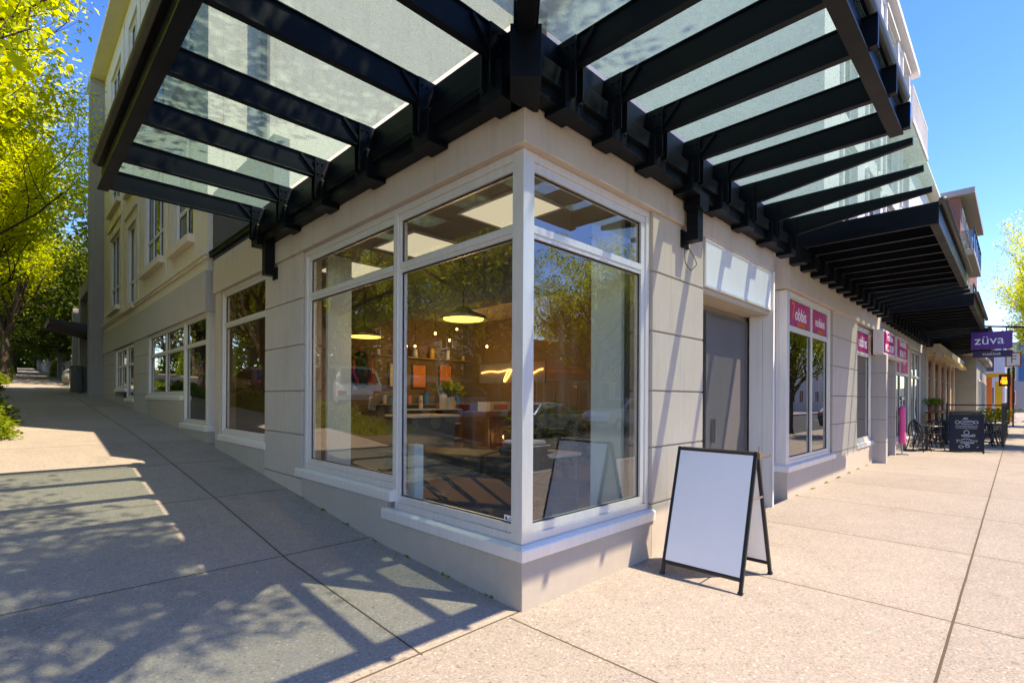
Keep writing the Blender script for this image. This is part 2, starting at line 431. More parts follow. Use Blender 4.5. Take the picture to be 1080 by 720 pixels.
# ------------------------------------------------------------------ terrain
_GY = [(-500, 0), (0, 0), (2, .10), (4, .31), (7.5, .63), (10, .82), (15, 1.10), (20, 1.40), (30, 1.93), (60, 3.5), (140, 7.7), (500, 12)]
def g(y):
    for (a, za), (b, zb) in zip(_GY, _GY[1:]):
        if y <= b:
            return za + (zb - za) * (y - a) / (b - a)
    return _GY[-1][1]

def strip(x0, x1, y0, y1, dz, step=1., nx=1, thick=0):
    mb = MB(); ys = [y0]
    stations = sorted({y for y, _ in _GY if y0 < y < y1} | {y0 + i * step for i in range(1, int((y1 - y0) / step) + 1) if y0 + i * step < y1} | {y1})
    ys += stations
    vs = []; fs = []
    for y in ys:
        for i in range(nx + 1):
            vs.append((x0 + (x1 - x0) * i / nx, y, g(y) + dz))
    for j in range(len(ys) - 1):
        for i in range(nx):
            a = j * (nx + 1) + i
            fs.append((a, a + 1, a + nx + 2, a + nx + 1))
    mb.add(vs, fs)
    if thick:
        n = len(ys); base = len(mb.v)
        lo = [(x, y, g(y) + dz - thick) for y in ys for x in (x0, x1)]
        mb.add(lo, [])
        for j in range(n - 1):
            a = j * (nx + 1)
            mb.f.append((a, a + nx + 1, base + 2 * j + 2, base + 2 * j))
            mb.f.append((a + nx, base + 2 * j + 1, base + 2 * j + 3, a + 2 * nx + 1))
    return mb

struct('ground', strip(-700, 700, -600, 500, -.30, 40, 4), M['earth'])
struct('road_uphill', strip(-12.4, -4.85, -4.4, 140, -.13, 4), M['asphalt'])
struct('road_crossing', MB().box(-120, 300, -13.6, -4.4, -.6, -.135), M['asphalt'])
struct('sidewalk_uphill', strip(-2.75, .05, 0, 140, 0, .5, thick=.2), M['pave_left'])
mb = strip(-4.65, -2.752, 0, 1.6, -.002, .5, thick=.2)
struct('sidewalk_apron', mb, M['pave_left'])
struct('sidewalk_main', MB().box(-4.65, 300, -4.2, 0, -.25, 0), M['pave_right'])
struct('kerb_uphill', strip(-4.85, -4.652, -4.2, 140, .006, 1, thick=.3), M['kerb'])
struct('kerb_main', MB().box(-4.65, 300, -4.4, -4.202, -.3, .006), M['kerb'])
struct('verge_soil', strip(-4.65, -2.752, 1.6, 140, .012, 1, thick=.3), M['earth'])
struct('far_sidewalk_main', MB().box(-120, 300, -17.2, -13.6, -.3, 0), M['pave_right'])
struct('far_sidewalk_uphill', strip(-15.2, -12.4, 0, 140, 0, 2, thick=.3), M['pave_left'])
struct('far_lawn', strip(-60, -15.2, 0, 140, -.02, 2, thick=.2), M['earth'])
mb = MB()
for i in range(20): mb.box(-100 + i * 9, -97 + i * 9, -9.08, -8.95, -.131, -.127)
struct('road_marking', mb, M['marking'])
# distant rise closing the street, far beyond
mb = MB(); rnd = random.Random(5)
xs = [420 + i * 40 for i in range(9)]
vs = []; fs = []
for j in range(25):
    y = -700 + j * 60
    for i, x in enumerate(xs):
        h = (i / 8) ** .8 * (34 + 18 * math.sin(j * .55) + 7 * math.sin(j * 1.7)) - 1
        vs.append((x, y, h))
for j in range(24):
    for i in range(8):
        a = j * 9 + i; fs.append((a, a + 1, a + 10, a + 9))
mb.add(vs, fs)
M['hill'] = concrete('wooded_hill', (.10, .12, .09), pit=0, streak=0, var=.4)
struct('hills', mb, M['hill'], smooth=True)

# ------------------------------------------------------------------ the corner building
TR = lambda y0=0.: (lambda s, d, z: (s, y0 - d, z))
TL = lambda x0=0.: (lambda s, d, z: (x0 - d, s, z))
BLD = thing('apartment_building', 'pale concrete apartment building with big corner shop window under black canopies', 'building', (0, 0, 0))

def win(parent, T, s0, s1, z0, z1, vs=(), hs=(), fw=.07, d0=-.03, fm=None, gm=None, sill=None, name='window', gd=-.05, mull=.05, tran=.09, label=None, fl=None, fr=None):
    """vs: mullion positions, hs: transom positions; one frame, its panes, gasket and sill"""
    fm = fm or M['frame']; gm = gm or M['glass']; fl = fl or fw; fr = fr or fw
    f = MB(T); k = MB(T); p = MB(T)
    b = d0 - .09
    h1 = fw * .48; hl = fl * .48; hr = fr * .48
    # outer step stands proud of the inner one
    f.box(s0, s1, b, d0, z1 - h1, z1); f.box(s0, s1, b, d0, z0, z0 + h1)
    f.box(s0, s0 + hl, b, d0, z0 + h1, z1 - h1); f.box(s1 - hr, s1, b, d0, z0 + h1, z1 - h1)
    i0, i1, j0, j1 = s0 + hl, s1 - hr, z0 + h1, z1 - h1
    w = fw - h1; e = d0 - .016; wl = fl - hl; wr = fr - hr
    f.box(i0, i1, b, e, j1 - w, j1); f.box(i0, i1, b, e, j0, j0 + w)
    f.box(i0, i0 + wl, b, e, j0 + w, j1 - w); f.box(i1 - wr, i1, b, e, j0 + w, j1 - w)
    i0 += wl; i1 -= wr; j0 += w; j1 -= w
    cuts_s = [i0] + [x for v in vs for x in (v - mull / 2, v + mull / 2)] + [i1]
    cuts_z = [j0] + [x for v in hs for x in (v - tran / 2, v + tran / 2)] + [j1]
    for v in vs: f.box(v - mull / 2, v + mull / 2, b, e, j0, j1)
    for a in range(0, len(cuts_s), 2):
        for v in hs:
            f.box(cuts_s[a], cuts_s[a + 1], b, e - .004, v - tran / 2, v + tran / 2)
            f.box(cuts_s[a], cuts_s[a + 1], e - .004, e + .006, v - tran * .16, v + tran * .42)
        for c in range(0, len(cuts_z), 2):
            a0, a1, c0, c1 = cuts_s[a], cuts_s[a + 1], cuts_z[c], cuts_z[c + 1]
            p.box(a0 + .002, a1 - .002, d0 + gd - .008, d0 + gd, c0 + .002, c1 - .002)
            t = .012; q = d0 + gd + .008; r = d0 + gd + .001
            k.box(a0, a1, r, q, c1 - t, c1); k.box(a0, a1, r, q, c0, c0 + t * .7)
            k.box(a0, a0 + t, r, q, c0 + t * .7, c1 - t); k.box(a1 - t, a1, r, q, c0 + t * .7, c1 - t)
    o = part(name, f, fm, parent, bevel=.003)
    if label: o['label'] = label
    part('pane', p, gm, o); part('gasket', k, M['gasket'], o)
    if sill: part('sill', sill, M['sill'], o, bevel=.004)
    return o

def sill_run(T, s0, s1, z, m0=False, out=.022, back=-.13, h=.11, s1m=False):
    """sloping metal sill flashing with a drip lip; m0 mitres the first end around an outer corner"""
    prof = [(back, z), (-.012, z - .004), (out - .006, z - .022), (out, z - .03), (out, z - h), (out - .02, z - h - .003), (back, z - h - .003)]
    mb = MB(T); n = len(prof)
    vs = [((s0 - d) if m0 else s0, d, zz) for d, zz in prof] + [(s1, d, zz) for d, zz in prof]
    return mb.add(vs, [tuple(range(n))[::-1], tuple(range(n, 2 * n))] + [(i, (i + 1) % n, n + (i + 1) % n, n + i) for i in range(n)])

def blocks(T, s0, s1, z0, z1, joints, d=0., th=.25, mat='wall', name='pilaster'):
    """pier of stacked blocks with recessed reveals between them"""
    w = MB(T)
    js = [j for j in joints if z0 + .03 < j < z1 - .03]
    edges = [z0] + [x for j in sorted(js) for x in (j - .008, j + .008)] + [z1]
    for a in range(0, len(edges), 2): w.box(s0, s1, d - th, d, edges[a], edges[a + 1])
    o = part(name, w, M[mat], BLD, bevel=.005)
    for j in js: part('reveal', MB(T).box(s0 + .002, s1 - .002, d - th + .02, d - .014, j - .0078, j + .0078), M['groove'], o)
    return o
def slab(name, T, *b, mat='base', bevel=.006):
    return part(name, MB(T).box(*b), M[mat], BLD, bevel=bevel)

JT = (2.72, 2.15, 1.58, 1.04, .50)
R0, L0 = TR(), TL()
base = MB(); fas = MB()
# base walls
base.T = R0; base.box(0, 1.775, -.25, 0, -.2, .344)
base.T = L0; base.box(.25, 1.80, -.25, 0, -.2, .344); base.box(1.80, 3.76, -.25, 0, -.2, .519)
slab('base_wall', L0, 5.02, 7.42, -.25, 0, .1, .765)
# pilasters
blocks(R0, 1.778, 2.87, -.2, 3.285, JT)
blocks(L0, 3.762, 5.018, -.2, 3.285, JT)
slab('pilaster', L0, 7.12, 7.42, -.25, 0, .766, 3.284, mat='wall')
# fascia over the shop front
fas.T = R0; fas.box(-.03, 5.05, -.25, .03, 3.285, 3.86)
fas.T = L0; fas.box(.25, 7.44, -.25, .03, 3.285, 3.86)
part('base_wall', base, M['base'], BLD, bevel=.006)
part('fascia', fas, M['wall'], BLD, bevel=.006)
# parapet above the canopy
mb = MB(); mb.T = L0; mb.box(4.95, 7.9, -.3, -.08, 3.862, 5.2)
par = part('parapet', mb, M['charcoal'], BLD)
mb = MB(L0); mb.box(5.0, 7.9, -.078, -.02, 4.02, 4.09); mb.tube([(5.0, -.03, 4.1), (7.9, -.03, 4.1)], .03)
part('drip_rail', mb, M['steel'], par)
part('roof', MB().box(.26, 9, .26, 7.9, 3.66, 3.84), M['grey_fin'], BLD)

# the corner window: post, two sides, stepped sill on the uphill side
post = MB().box(.03, .14, .03, .14, .457, 3.284)
CW = part('corner_post', post, M['frame'], BLD, bevel=.004)
win(BLD, R0, .141, 1.775, .457, 3.284, d0=-.034, fl=.012, hs=(2.722,), sill=sill_run(R0, 0, 1.82, .46, True), fw=.125, gd=-.045, tran=.095)
win(BLD, L0, .141, 1.705, .457, 3.284, d0=-.034, fl=.012, fr=.065, hs=(2.722,), sill=sill_run(L0, 0, 1.86, .46, True), fw=.125, gd=-.045, tran=.095)
win(BLD, L0, 1.706, 3.755, .632, 3.284, d0=-.034, fl=.065, hs=(2.722,), sill=sill_run(L0, 1.70, 3.92, .635), fw=.125, gd=-.045, tran=.095)
win(BLD, L0, 5.02, 7.12, .875, 3.284, gm=M['glass_side'], hs=(2.70,), sill=sill_run(L0, 4.98, 7.2, .878), fw=.10, gd=-.045)
# sticker low in the uphill pane
k = MB(L0).box(.16, .255, -.073, -.071, .56, .635); st = part('window_sticker', k, M['white_face'])
tag(st, 'small white printed sticker at the bottom corner of the shop window', 'sticker')
k = MB(L0)
for i in range(4): k.box(.175, .175 + (.05, .035, .06, .025)[i], -.0708, -.070, .572 + i * .014, .577 + i * .014)
k.box(.225, .243, -.0708, -.070, .60, .622)
part('printed_lines', k, M['black_frame'], st, local=True)

# doorway between the corner shop and the next bay
slab('recess_wall', R0, 2.872, 5.6, -.62, -.36, -.2, 3.284, mat='wall')      # back of the recess, solid round the door
dr = MB(R0).box(3.70, 4.93, -.345, -.31, .02, 2.58)
D = part('door', dr, M['door_grey'], BLD, bevel=.004)
k = MB(R0); k.box(3.62, 3.70, -.36, -.30, 0, 2.62); k.box(4.93, 4.985, -.36, -.30, 0, 2.62); k.box(3.70, 4.93, -.36, -.30, 2.58, 2.62)
part('frame', k, M['door_grey'], D, bevel=.003)
k = MB(R0); k.box(3.8, 3.82, -.31, -.25, .95, 1.25); part('handle', k, M['chrome'], D)
k = MB(R0); k.box(2.875, 3.60, -.34, -.325, .05, 2.58); part('side_light', k, M['glass_far'], BLD)
sf = MB(R0)
for i in range(5): sf.box(2.873, 5.0, -.35 + i * .068, -.35 + i * .068 + .060, 2.685, 2.70)
sf.box(2.873, 5.0, -.35, -.012, 2.70, 2.74)
part('soffit', sf, M['soffit'], BLD)
k = MB(); k.box(5.0, 5.045, -.03, .10, -.05, 3.284); k.box(5.0, 5.045, .104, .28, -.05, 3.284); k.box(5.045, 5.8, .24, .28, -.05, 3.284)
k.box(4.995, 5.05, -.045, -.03, -.05, 3.284)
part('jamb_panel', k, M['white_metal'], BLD, bevel=.003)

# second bay along the main street
slab('base_wall', R0, 5.8, 8.418, -.25, 0, -.2, .40, mat='wall'); slab('base_wall', R0, 10.472, 12.218, -.25, 0, -.2, .44, mat='wall')  # lighter wall concrete stands in for sunlight on these base walls
part('corner_post', MB().box(5.83, 5.95, .03, .15, .505, 3.18), M['frame'], BLD, bevel=.004)
win(BLD, R0, 5.951, 8.36, .505, 3.18, gm=M['glass_side'], fl=.02, vs=(7.22,), hs=(2.62,), sill=sill_run(R0, 5.8, 8.60, .51, True), fw=.10, mull=.07)
win(BLD, TL(5.8), .151, .55, .505, 3.18, hs=(2.62,), fw=.07, sill=sill_run(TL(5.8), 0, .6, .51, True))
blocks(R0, 8.42, 10.47, -.2, 3.19, JT)
win(BLD, R0, 10.5, 12.1, .55, 3.15, gm=M['glass_side'], hs=(2.55,), sill=sill_run(R0, 10.45, 12.22, .555), fw=.10)
f2 = MB(); f2.T = R0; f2.box(5.75, 21.9, -.28, .03, 3.19, 3.75); f2.box(5.8, 21.9, -.3, .0, 3.75, 4.25)
f2.T = TL(5.75); f2.box(.28, .9, -.25, 0, 3.19, 3.75)
part('fascia', f2, M['wall'], BLD, bevel=.006)
# shop doorway portal with projecting panels
blocks(R0, 12.22, 12.45, -.2, 2.60, (2.15, 1.58, 1.04, .5), d=.25, th=.7, mat='grey_band')
blocks(R0, 14.6, 14.75, -.2, 2.60, (2.15, 1.58, 1.04, .5), d=.10, th=.5, mat='grey_band')
k = MB(R0); k.box(12.5, 14.6, -.9, -.85, .02, 2.5); part('door', k, M['wood_dark'], BLD)
win(BLD, R0, 14.76, 18.2, .35, 3.18, gm=M['glass_side'], vs=(16.5,), hs=(2.3,), sill=sill_run(R0, 14.76, 18.3, .355), fw=.09, mull=.08)
win(BLD, R0, 18.3, 20.9, .35, 3.18, vs=(19.6,), hs=(2.3,), sill=sill_run(R0, 18.3, 20.9, .355), fw=.09, mull=.08)
slab('base_wall', R0, 14.76, 20.9, -.25, 0, -.2, .24); slab('pilaster', R0, 18.2, 18.3, -.25, .01, .241, 3.189, mat='wall')
blocks(R0, 20.92, 21.9, -.2, 3.19, JT)

# uphill wing: ground floor bays follow the slope
T2 = L0
slab('base_wall', T2, 7.95, 9.75, -.25, 0, .3, .87); slab('base_wall', T2, 9.752, 13.398, -.25, 0, .3, 1.44); slab('base_wall', T2, 15.402, 18.918, -.25, 0, .5, 1.45)
slab('recess_wall', T2, 7.42, 7.94, -.4, -.22, .2, 3.0, mat='wall')
part('corner_post', MB().box(.03, .16, 7.98, 8.11, .97, 3.05), M['frame'], BLD, bevel=.004)
win(BLD, L0, 8.112, 9.72, .97, 3.05, gm=M['glass_side'], fl=.02, hs=(2.52,), fw=.09, sill=sill_run(L0, 7.95, 9.9, .975, True))
win(BLD, L0, 9.73, 13.38, 1.53, 3.05, gm=M['glass_side'], vs=(11.5,), hs=(2.52,), fw=.09, mull=.08, sill=sill_run(L0, 9.8, 13.6, 1.535))
win(BLD, TR(7.95), .161, .55, .97, 3.05, hs=(2.52,), fw=.06, sill=sill_run(TR(7.95), 0, .6, .975, True))
win(BLD, L0, 15.42, 16.8, 1.45, 3.02, gm=M['glass_side'], hs=(2.45,), fw=.08, sill=sill_run(L0, 15.4, 16.9, 1.455))
win(BLD, L0, 16.81, 18.9, 1.75, 3.02, gm=M['glass_side'], vs=(17.85,), hs=(2.45,), fw=.08, sill=sill_run(L0, 16.8, 18.95, 1.755))
blocks(L0, 13.4, 15.4, .4, 3.05, (2.6, 2.1, 1.55), d=.0, mat='grey_band')
blocks(L0, 18.92, 21.8, .6, 3.05, (2.6, 2.1, 1.55), d=.0, mat='grey_band')
bn = MB(); bn.T = L0; bn.box(7.95, 21.8, -.28, .03, 3.05, 3.80); bn.T = TR(7.95); bn.box(.28, .8, -.25, .03, 3.05, 3.80)
part('fascia', bn, M['grey_band'], BLD, bevel=.006)
cb = MB(); cb.T = L0
UW = [(8.95, 10.55, 4.65, 7.0), (11.6, 13.9, 4.75, 7.15), (15.2, 16.6, 4.15, 6.55), (18.0, 20.2, 4.45, 6.95),
      (8.95, 10.55, 8.0, 9.9), (11.6, 13.9, 8.0, 9.9), (15.2, 16.6, 7.6, 9.6), (18.0, 20.2, 7.9, 9.9),
      (8.95, 10.55, 10.8, 12.6), (11.6, 13.9, 10.8, 12.6), (15.2, 16.6, 10.8, 12.6), (18.0, 20.2, 10.8, 12.6)]
# wall built round its openings, column by column
cols = [(8.95, 10.55), (11.6, 13.9), (15.2, 16.6), (18.0, 20.2)]
edge = 7.95
for a, b in cols + [(21.8, 21.8)]:
    cb.box(edge, a, -.25, 0, 3.80, 13.3); edge = b
    if a < 21:
        ops = sorted((z0, z1) for s0, s1, z0, z1 in UW if s0 == a); z = 3.80
        for z0, z1 in ops + [(13.3, 13.3)]:
            cb.box(a, b, -.25, 0, z, z0); z = z1
cb.T = TR(7.95); cb.box(.25, 9, -.25, 0, 3.80, 13.3)
up = part('upper_wall', cb, M['cream'], BLD, bevel=.006)
for i, (s0, s1, z0, z1) in enumerate(UW):
    sl = MB(L0).box(s0 - .12, s1 + .12, -.05, .12, z0 - .16, z0 - .002)
    o = win(BLD, L0, s0 + .002, s1 - .002, z0, z1, vs=((s0 + s1) / 2,) if s1 - s0 < 2 else (s0 + (s1 - s0) / 3, s0 + 2 * (s1 - s0) / 3), hs=(z0 + .75,), fw=.07, fm=M['upframe'], gm=M['glass_far'], d0=-.06, tran=.07)
    part('sill', sl, M['cream'], o, bevel=.006)
co = MB(); co.T = L0
co.box(7.99, 21.8, 0, .07, 4.06, 4.13); co.box(7.99, 21.8, 0, .04, 4.0, 4.06); co.T = TR(7.95); co.box(-.07, .8, .002, .07, 4.06, 4.13); co.box(-.04, .8, .002, .04, 4.0, 4.06)
part('string_course', co, M['cream'], BLD, bevel=.008)
tr = MB(L0)
for a, b, z in ((8.6, 10.9, 7.3), (11.3, 14.2, 7.4), (14.9, 16.9, 6.85), (17.7, 20.5, 7.25)): slab('trim', L0, a, b, .002, .05, z, z + .07, mat='cream')
for a in (11.1, 14.6, 17.3): slab('trim', L0, a, a + .06, .002, .03, 4.2, 13.2, mat='cream')
pass
rc = MB(); rc.box(-.42, 9, 7.6, 23.2, 13.3, 13.5); rc.box(-.34, 9, 7.66, 23.1, 13.5, 13.62); rc.box(.2, 1.4, 21.9, 23, 13.6, 14.7)
part('cornice', rc, M['cream'], BLD, bevel=.01)
part('inner_wall', MB().box(.9, .95, 7.6, 21.7, .4, 13.2), M['bulkhead'], BLD)
# concrete fins and portal at the uphill end
for bb_ in ((21.82, 22.35, -1, .42, .8, 13.3), (25.2, 25.7, -1, .42, 1.0, 6.0), (27.2, 27.6, -1, .5, 1.0, 5.4)): slab('concrete_fin', L0, *bb_, mat='grey_fin', bevel=.01)
fn = MB(L0); fn.box(22.352, 23.1, -1, -.2, 6.002, 13.3); fn.box(22.352, 25.198, -1, .42, 5.5, 6.0); fn.box(22.352, 25.198, -1, -.6, 1., 5.5); part('portal', fn, M['grey_fin'], BLD, bevel=.01)
slab('portal', L0, 25.702, 27.198, -1, -.5, 1.2, 5.4, mat='grey_fin')
# block along the main street, above the canopies
ub = MB(); ub.T = TR(.3)
RW = [(10.4, 11.6, 5.2, 7.2), (13.0, 14.4, 5.2, 7.2), (15.4, 17.2, 5.2, 7.2), (18.3, 19.5, 5.2, 7.2)]
RW = [(a, b, z + k, zz + k) for k in (0, 2.75, 5.5) for a, b, z, zz in RW]
edge = 9
for a, b in [(10.4, 11.6), (13.0, 14.4), (15.4, 17.2), (18.3, 19.5), (20.4, 20.4)]:
    ub.box(edge, a, -.25, 0, 4.26, 13.2); edge = b
    if a < 20:
        z = 4.26
        for z0, z1 in sorted((z0, z1) for s0, s1, z0, z1 in RW if s0 == a) + [(13.2, 13.2)]:
            ub.box(a, b, -.25, 0, z, z0); z = z1
ub.T = TL(9); ub.box(.55, 7.7, -.25, 0, 4.36, 13.2)
ub.T = TL(20.4); ub.box(.55, 8, .0, .24, 4.36, 13.2)
ub.T = TR(.6); ub.box(20.42, 30.5, -.25, 0, 4.26, 11.2)
part('upper_wall', ub, M['white_render'], BLD, bevel=.006)
for s0, s1, z0, z1 in RW:
    win(BLD, TR(.3), s0 + .002, s1 - .002, z0, z1, vs=((s0 + s1) / 2,), hs=(z0 + .6,), fw=.07, fm=M['upframe'], gm=M['glass_far'], d0=-.05, tran=.06)
for s0, s1, z0, z1 in RW:
    k = MB(TR(.3)); k.box(s0 - .15, s0 - .03, .002, .07, z0 - .1, z1 + .1); k.box(s1 + .03, s1 + .15, .002, .07, z0 - .1, z1 + .1); k.box(s0 - .15, s1 + .15, .002, .1, z1 + .1, z1 + .2)
    part('window_surround', k, M['white_render'], BLD, bevel=.006)
k = MB(); k.box(8.6, 20.8, .08, 9, 13.2, 13.4); k.box(8.7, 20.65, .16, 8.9, 13.4, 13.52); k.box(20.42, 30.9, .2, 9, 11.2, 11.35)
part('cornice', k, M['white_render'], BLD, bevel=.01)
k = MB(TR(.3)); k.box(16.4, 19.9, .002, .55, 9.75, 9.9)
for i in range(18): k.box(16.42 + i * .2, 16.45 + i * .2, .50, .53, 9.9, 10.8)
k.box(16.4, 19.9, .49, .54, 10.8, 10.85)
part('balcony', k, M['white_render'], BLD)
part('inner_wall', MB().box(9.3, 20.3, 1.2, 1.25, 4.3, 13.1), M['bulkhead'], BLD)
k = MB(); k.box(5.9, 21.8, 2.6, 2.65, 0, 3.2); k.box(5.6, 5.7, .4, 7.2, 0, 3.2)
part('inner_wall', k, M['in_wall'], BLD)
part('inner_ceiling', MB().box(5.9, 21.8, .3, 2.6, 3.2, 3.25), M['ceiling'], BLD)
# the corner shop's room
part('room_floor', MB().box(.26, 5.6, .26, 7.6, -.1, .16), M['wood_floor'], BLD)
part('room_ceiling', MB().box(.26, 5.6, .26, 7.6, 3.32, 3.40), M['ceiling'], BLD)
k = MB(); k.box(.26, 5.55, 7.3, 7.4, .16, 3.32); k.box(5.5, 5.58, .65, 7.3, .16, 3.32)
part('room_wall', k, M['in_wall'], BLD)
k = MB(); k.box(2.1, 2.5, .9, 7.3, 2.86, 3.318); k.box(2.5, 5.5, .9, 1.2, 2.95, 3.318)
part('bulkhead', k, M['bulkhead'], BLD, bevel=.004)
k = MB(); k.box(1.70, 1.76, .30, .60, .16, 3.31); k.box(.30, .62, 3.70, 3.76, .16, 3.31); k.box(1.70, 5.45, .602, .66, .16, 3.31)
part('room_partition', k, M['in_white'], BLD, bevel=.003)
part('window_upstand', MB().box(.20, .30, 1.62, 1.74, .16, 1.05), M['in_white'], BLD)

# ------------------------------------------------------------------ canopies
CH = 3.82
def rafter_mb(p, q, tip=None, w=.06):
    """deep steel rafter with a flat bottom flange; p inner end, q outer end (bottom line); tip = depth at outer end"""
    mb = MB(); p = Vector(p); q = Vector(q); d = (q - p).normalized(); a = d.cross(Vector((0, 0, 1))).normalized()
    if tip is None:
        mb.bar(p + Vector((0, 0, .112)), q + Vector((0, 0, .112)), .03, .19)
        mb.bar(p + Vector((0, 0, .011)), q + Vector((0, 0, .011)), w, .012)
        mb.bar(p + Vector((0, 0, .213)), q + Vector((0, 0, .213)), w, .012)
        for sgn in (-1, 1):   # stiffener near the wall
            mb.bar(p + d * .06 + a * sgn * .028 + Vector((0, 0, -.04)), p + d * .30 + a * sgn * .028 + Vector((0, 0, .20)), .02, .03)
    else:
        top = .218; vs = []
        for pt, lo in ((p, -.05), (q, top - tip)):
            for s in (-.025, .025):
                vs += [tuple(pt + a * s + Vector((0, 0, lo))), tuple(pt + a * s + Vector((0, 0, top)))]
        mb.add(vs, [(0, 1, 3, 2), (4, 6, 7, 5), (0, 4, 5, 1), (2, 3, 7, 6), (0, 2, 6, 4), (1, 5, 7, 3)])
    return mb

LY = [.10, .93, 1.88, 2.82, 3.82, 4.76]
RX = [.27, .84, 1.48, 2.20, 2.88, 3.63, 4.44, 5.20]
CAN = thing('steel_canopy', 'black steel canopy with dusty glass panels wrapping the building corner', 'canopy', (0, 0, 3.6))
led = MB()
led.box(-.20, -.035, -.20, 4.86, 3.66, 3.80); led.box(-.034, 5.32, -.20, -.035, 3.66, 3.80)
led.box(-.12, -.035, .0, 4.86, 3.80, 4.03); led.box(-.034, 5.32, -.12, -.035, 3.80, 4.03)
led.box(-.16, -.035, -.0, 4.86, 3.56, 3.66); led.box(-.034, 5.32, -.16, -.035, 3.56, 3.66)
led.box(-.21, -.205, .0, 4.86, 3.69, 3.70); 
part('ledger_beam', led, M['steel'], CAN, bevel=.004)
for y in LY:
    part('rafter', rafter_mb((-.12, y, CH), (-1.80, y, CH)), M['steel'], CAN, bevel=.002)
    k = MB(); k.box(-.235, -.036, y - .11, y + .11, 3.52, 3.78); k.box(-.28, -.034, y - .05, y - .035, 3.60, 4.03); k.box(-.28, -.034, y + .035, y + .05, 3.60, 4.03)
    for dz in (3.60, 3.70):
        for sy in (-.075, .075): k.tube([(-.234, y + sy, dz), (-.246, y + sy, dz)], .012, 6)
    for dz in (3.86, 3.97):
        for dx in (-.20, -.25): k.tube([(dx, y - .049, dz), (dx, y - .062, dz)], .011, 6); k.tube([(dx, y + .049, dz), (dx, y + .062, dz)], .011, 6)
    part('rafter_shoe', k, M['steel'], CAN, bevel=.004)
for i, x in enumerate(RX):
    part('rafter', rafter_mb((x, -.12, CH), (x, -1.80 if i < 5 else -1.73, CH), None if i < 5 else .06), M['steel'], CAN, bevel=.002)
    k = MB(); k.box(x - .10, x + .10, -.235, -.036, 3.52, 3.78); k.box(x - .05, x - .035, -.28, -.034, 3.60, 4.03); k.box(x + .035, x + .05, -.28, -.034, 3.60, 4.03)
    for dz in (3.60, 3.70):
        for sx in (-.07, .07): k.tube([(x + sx, -.234, dz), (x + sx, -.246, dz)], .012, 6)
    for dz in (3.86, 3.97):
        for dy in (-.20, -.25): k.tube([(x - .049, dy, dz), (x - .062, dy, dz)], .011, 6); k.tube([(x + .049, dy, dz), (x + .062, dy, dz)], .011, 6)
    part('rafter_shoe', k, M['steel'], CAN, bevel=.004)
# hip rafter
hp = MB(); hp.bar((-.05, -.05, CH + .115), (-1.80, -1.80, CH + .115), .05, .20); hp.bar((-.05, -.05, CH), (-1.80, -1.80, CH), .12, .016)
for s in (-1, 1): hp.bar((-.05 + .05 * s, -.05 - .05 * s, CH + .09), (-1.80 + .05 * s, -1.80 - .05 * s, CH + .09), .012, .15)
part('hip_rafter', hp, M['steel'], CAN, bevel=.003)
k = MB(); k.bar((.02, .02, 3.69), (-.26, -.26, 3.69), .20, .34); k.bar((.02, .02, 3.95), (-.22, -.22, 3.95), .16, .34)
part('hip_shoe', k, M['steel'], CAN, bevel=.006)
ob = MB()
OUT = ((L0, -1.75, 4.80, 1.86), (R0, -1.86, 2.92, 1.75))
for T, lo, hi, e in OUT:
    ob.T = T
    ob.box(lo, hi, e - .06, e - .04, CH - .001, 4.04)
    ob.box(lo + (.16 if T is R0 else 0), hi, e - .10, e, CH - .02, CH - .002)
    ob.box(lo, hi, e - .06, e + .0, 4.06, 4.075)
part('outer_beam', ob, M['steel'], CAN, bevel=.002)
gt = MB()
for T, lo, hi, e in OUT:
    gt.T = T; gt.tube([(lo - .04, e + .0, 4.11), (hi, e + .0, 4.11)], .045, 12)
part('gutter', gt, M['gutter'], CAN, smooth=True)
def glass(T, s0, s1, d0=.14, d1=1.76, z=4.044, parent=CAN, mat='canopy_glass'):
    part('glass_panel', MB(T).box(s0, s1, d0, d1, z, z + .014), M[mat], parent)
for a, b in zip(LY, LY[1:]): glass(L0, a + .006, b - .006)
for i, (a, b) in enumerate(zip(RX, RX[1:])): glass(R0, a + .006, b - .006, d1=1.73 if i < 4 else 1.76)
k = MB(); k.prism([(-.14, LY[0] - .006), (-1.80, LY[0] - .006), (-1.80, -1.79), (-.14, -.13)], 2, 4.044, 4.058); part('glass_panel', k, M['canopy_glass'], CAN)
k = MB(); k.prism([(RX[0] - .006, -.14), (RX[0] - .006, -1.80), (-1.79, -1.80), (-.13, -.14)], 2, 4.044, 4.058); part('glass_panel', k, M['canopy_glass'], CAN)
br = MB(L0); br.box(4.56, 4.68, .04, .16, 3.20, 3.56); br.box(4.56, 4.68, .0, .16, 3.12, 3.20); br.box(4.545, 4.695, .001, .02, 3.08, 3.24)
part('bracket', br, M['steel'], CAN, bevel=.005)
br = MB(R0); br.box(2.34, 2.46, .06, .18, 3.20, 3.56); br.box(2.34, 2.46, .0, .18, 3.11, 3.20); br.box(2.32, 2.48, .001, .02, 3.06, 3.24); br.box(2.30, 2.50, .05, .22, 3.42, 3.58)
br = part('bracket', br, M['steel'], CAN, bevel=.005)
k = MB(R0); k.tube([(2.36, .03, 3.08), (2.33, .05, 2.90), (2.36, .06, 2.86), (2.44, .06, 2.83), (2.52, .06, 2.88), (2.55, .07, 2.91), (2.50, .08, 2.95), (2.44, .03, 3.08)], .004, 5)
part('loose_wire', k, M['gasket'], br)

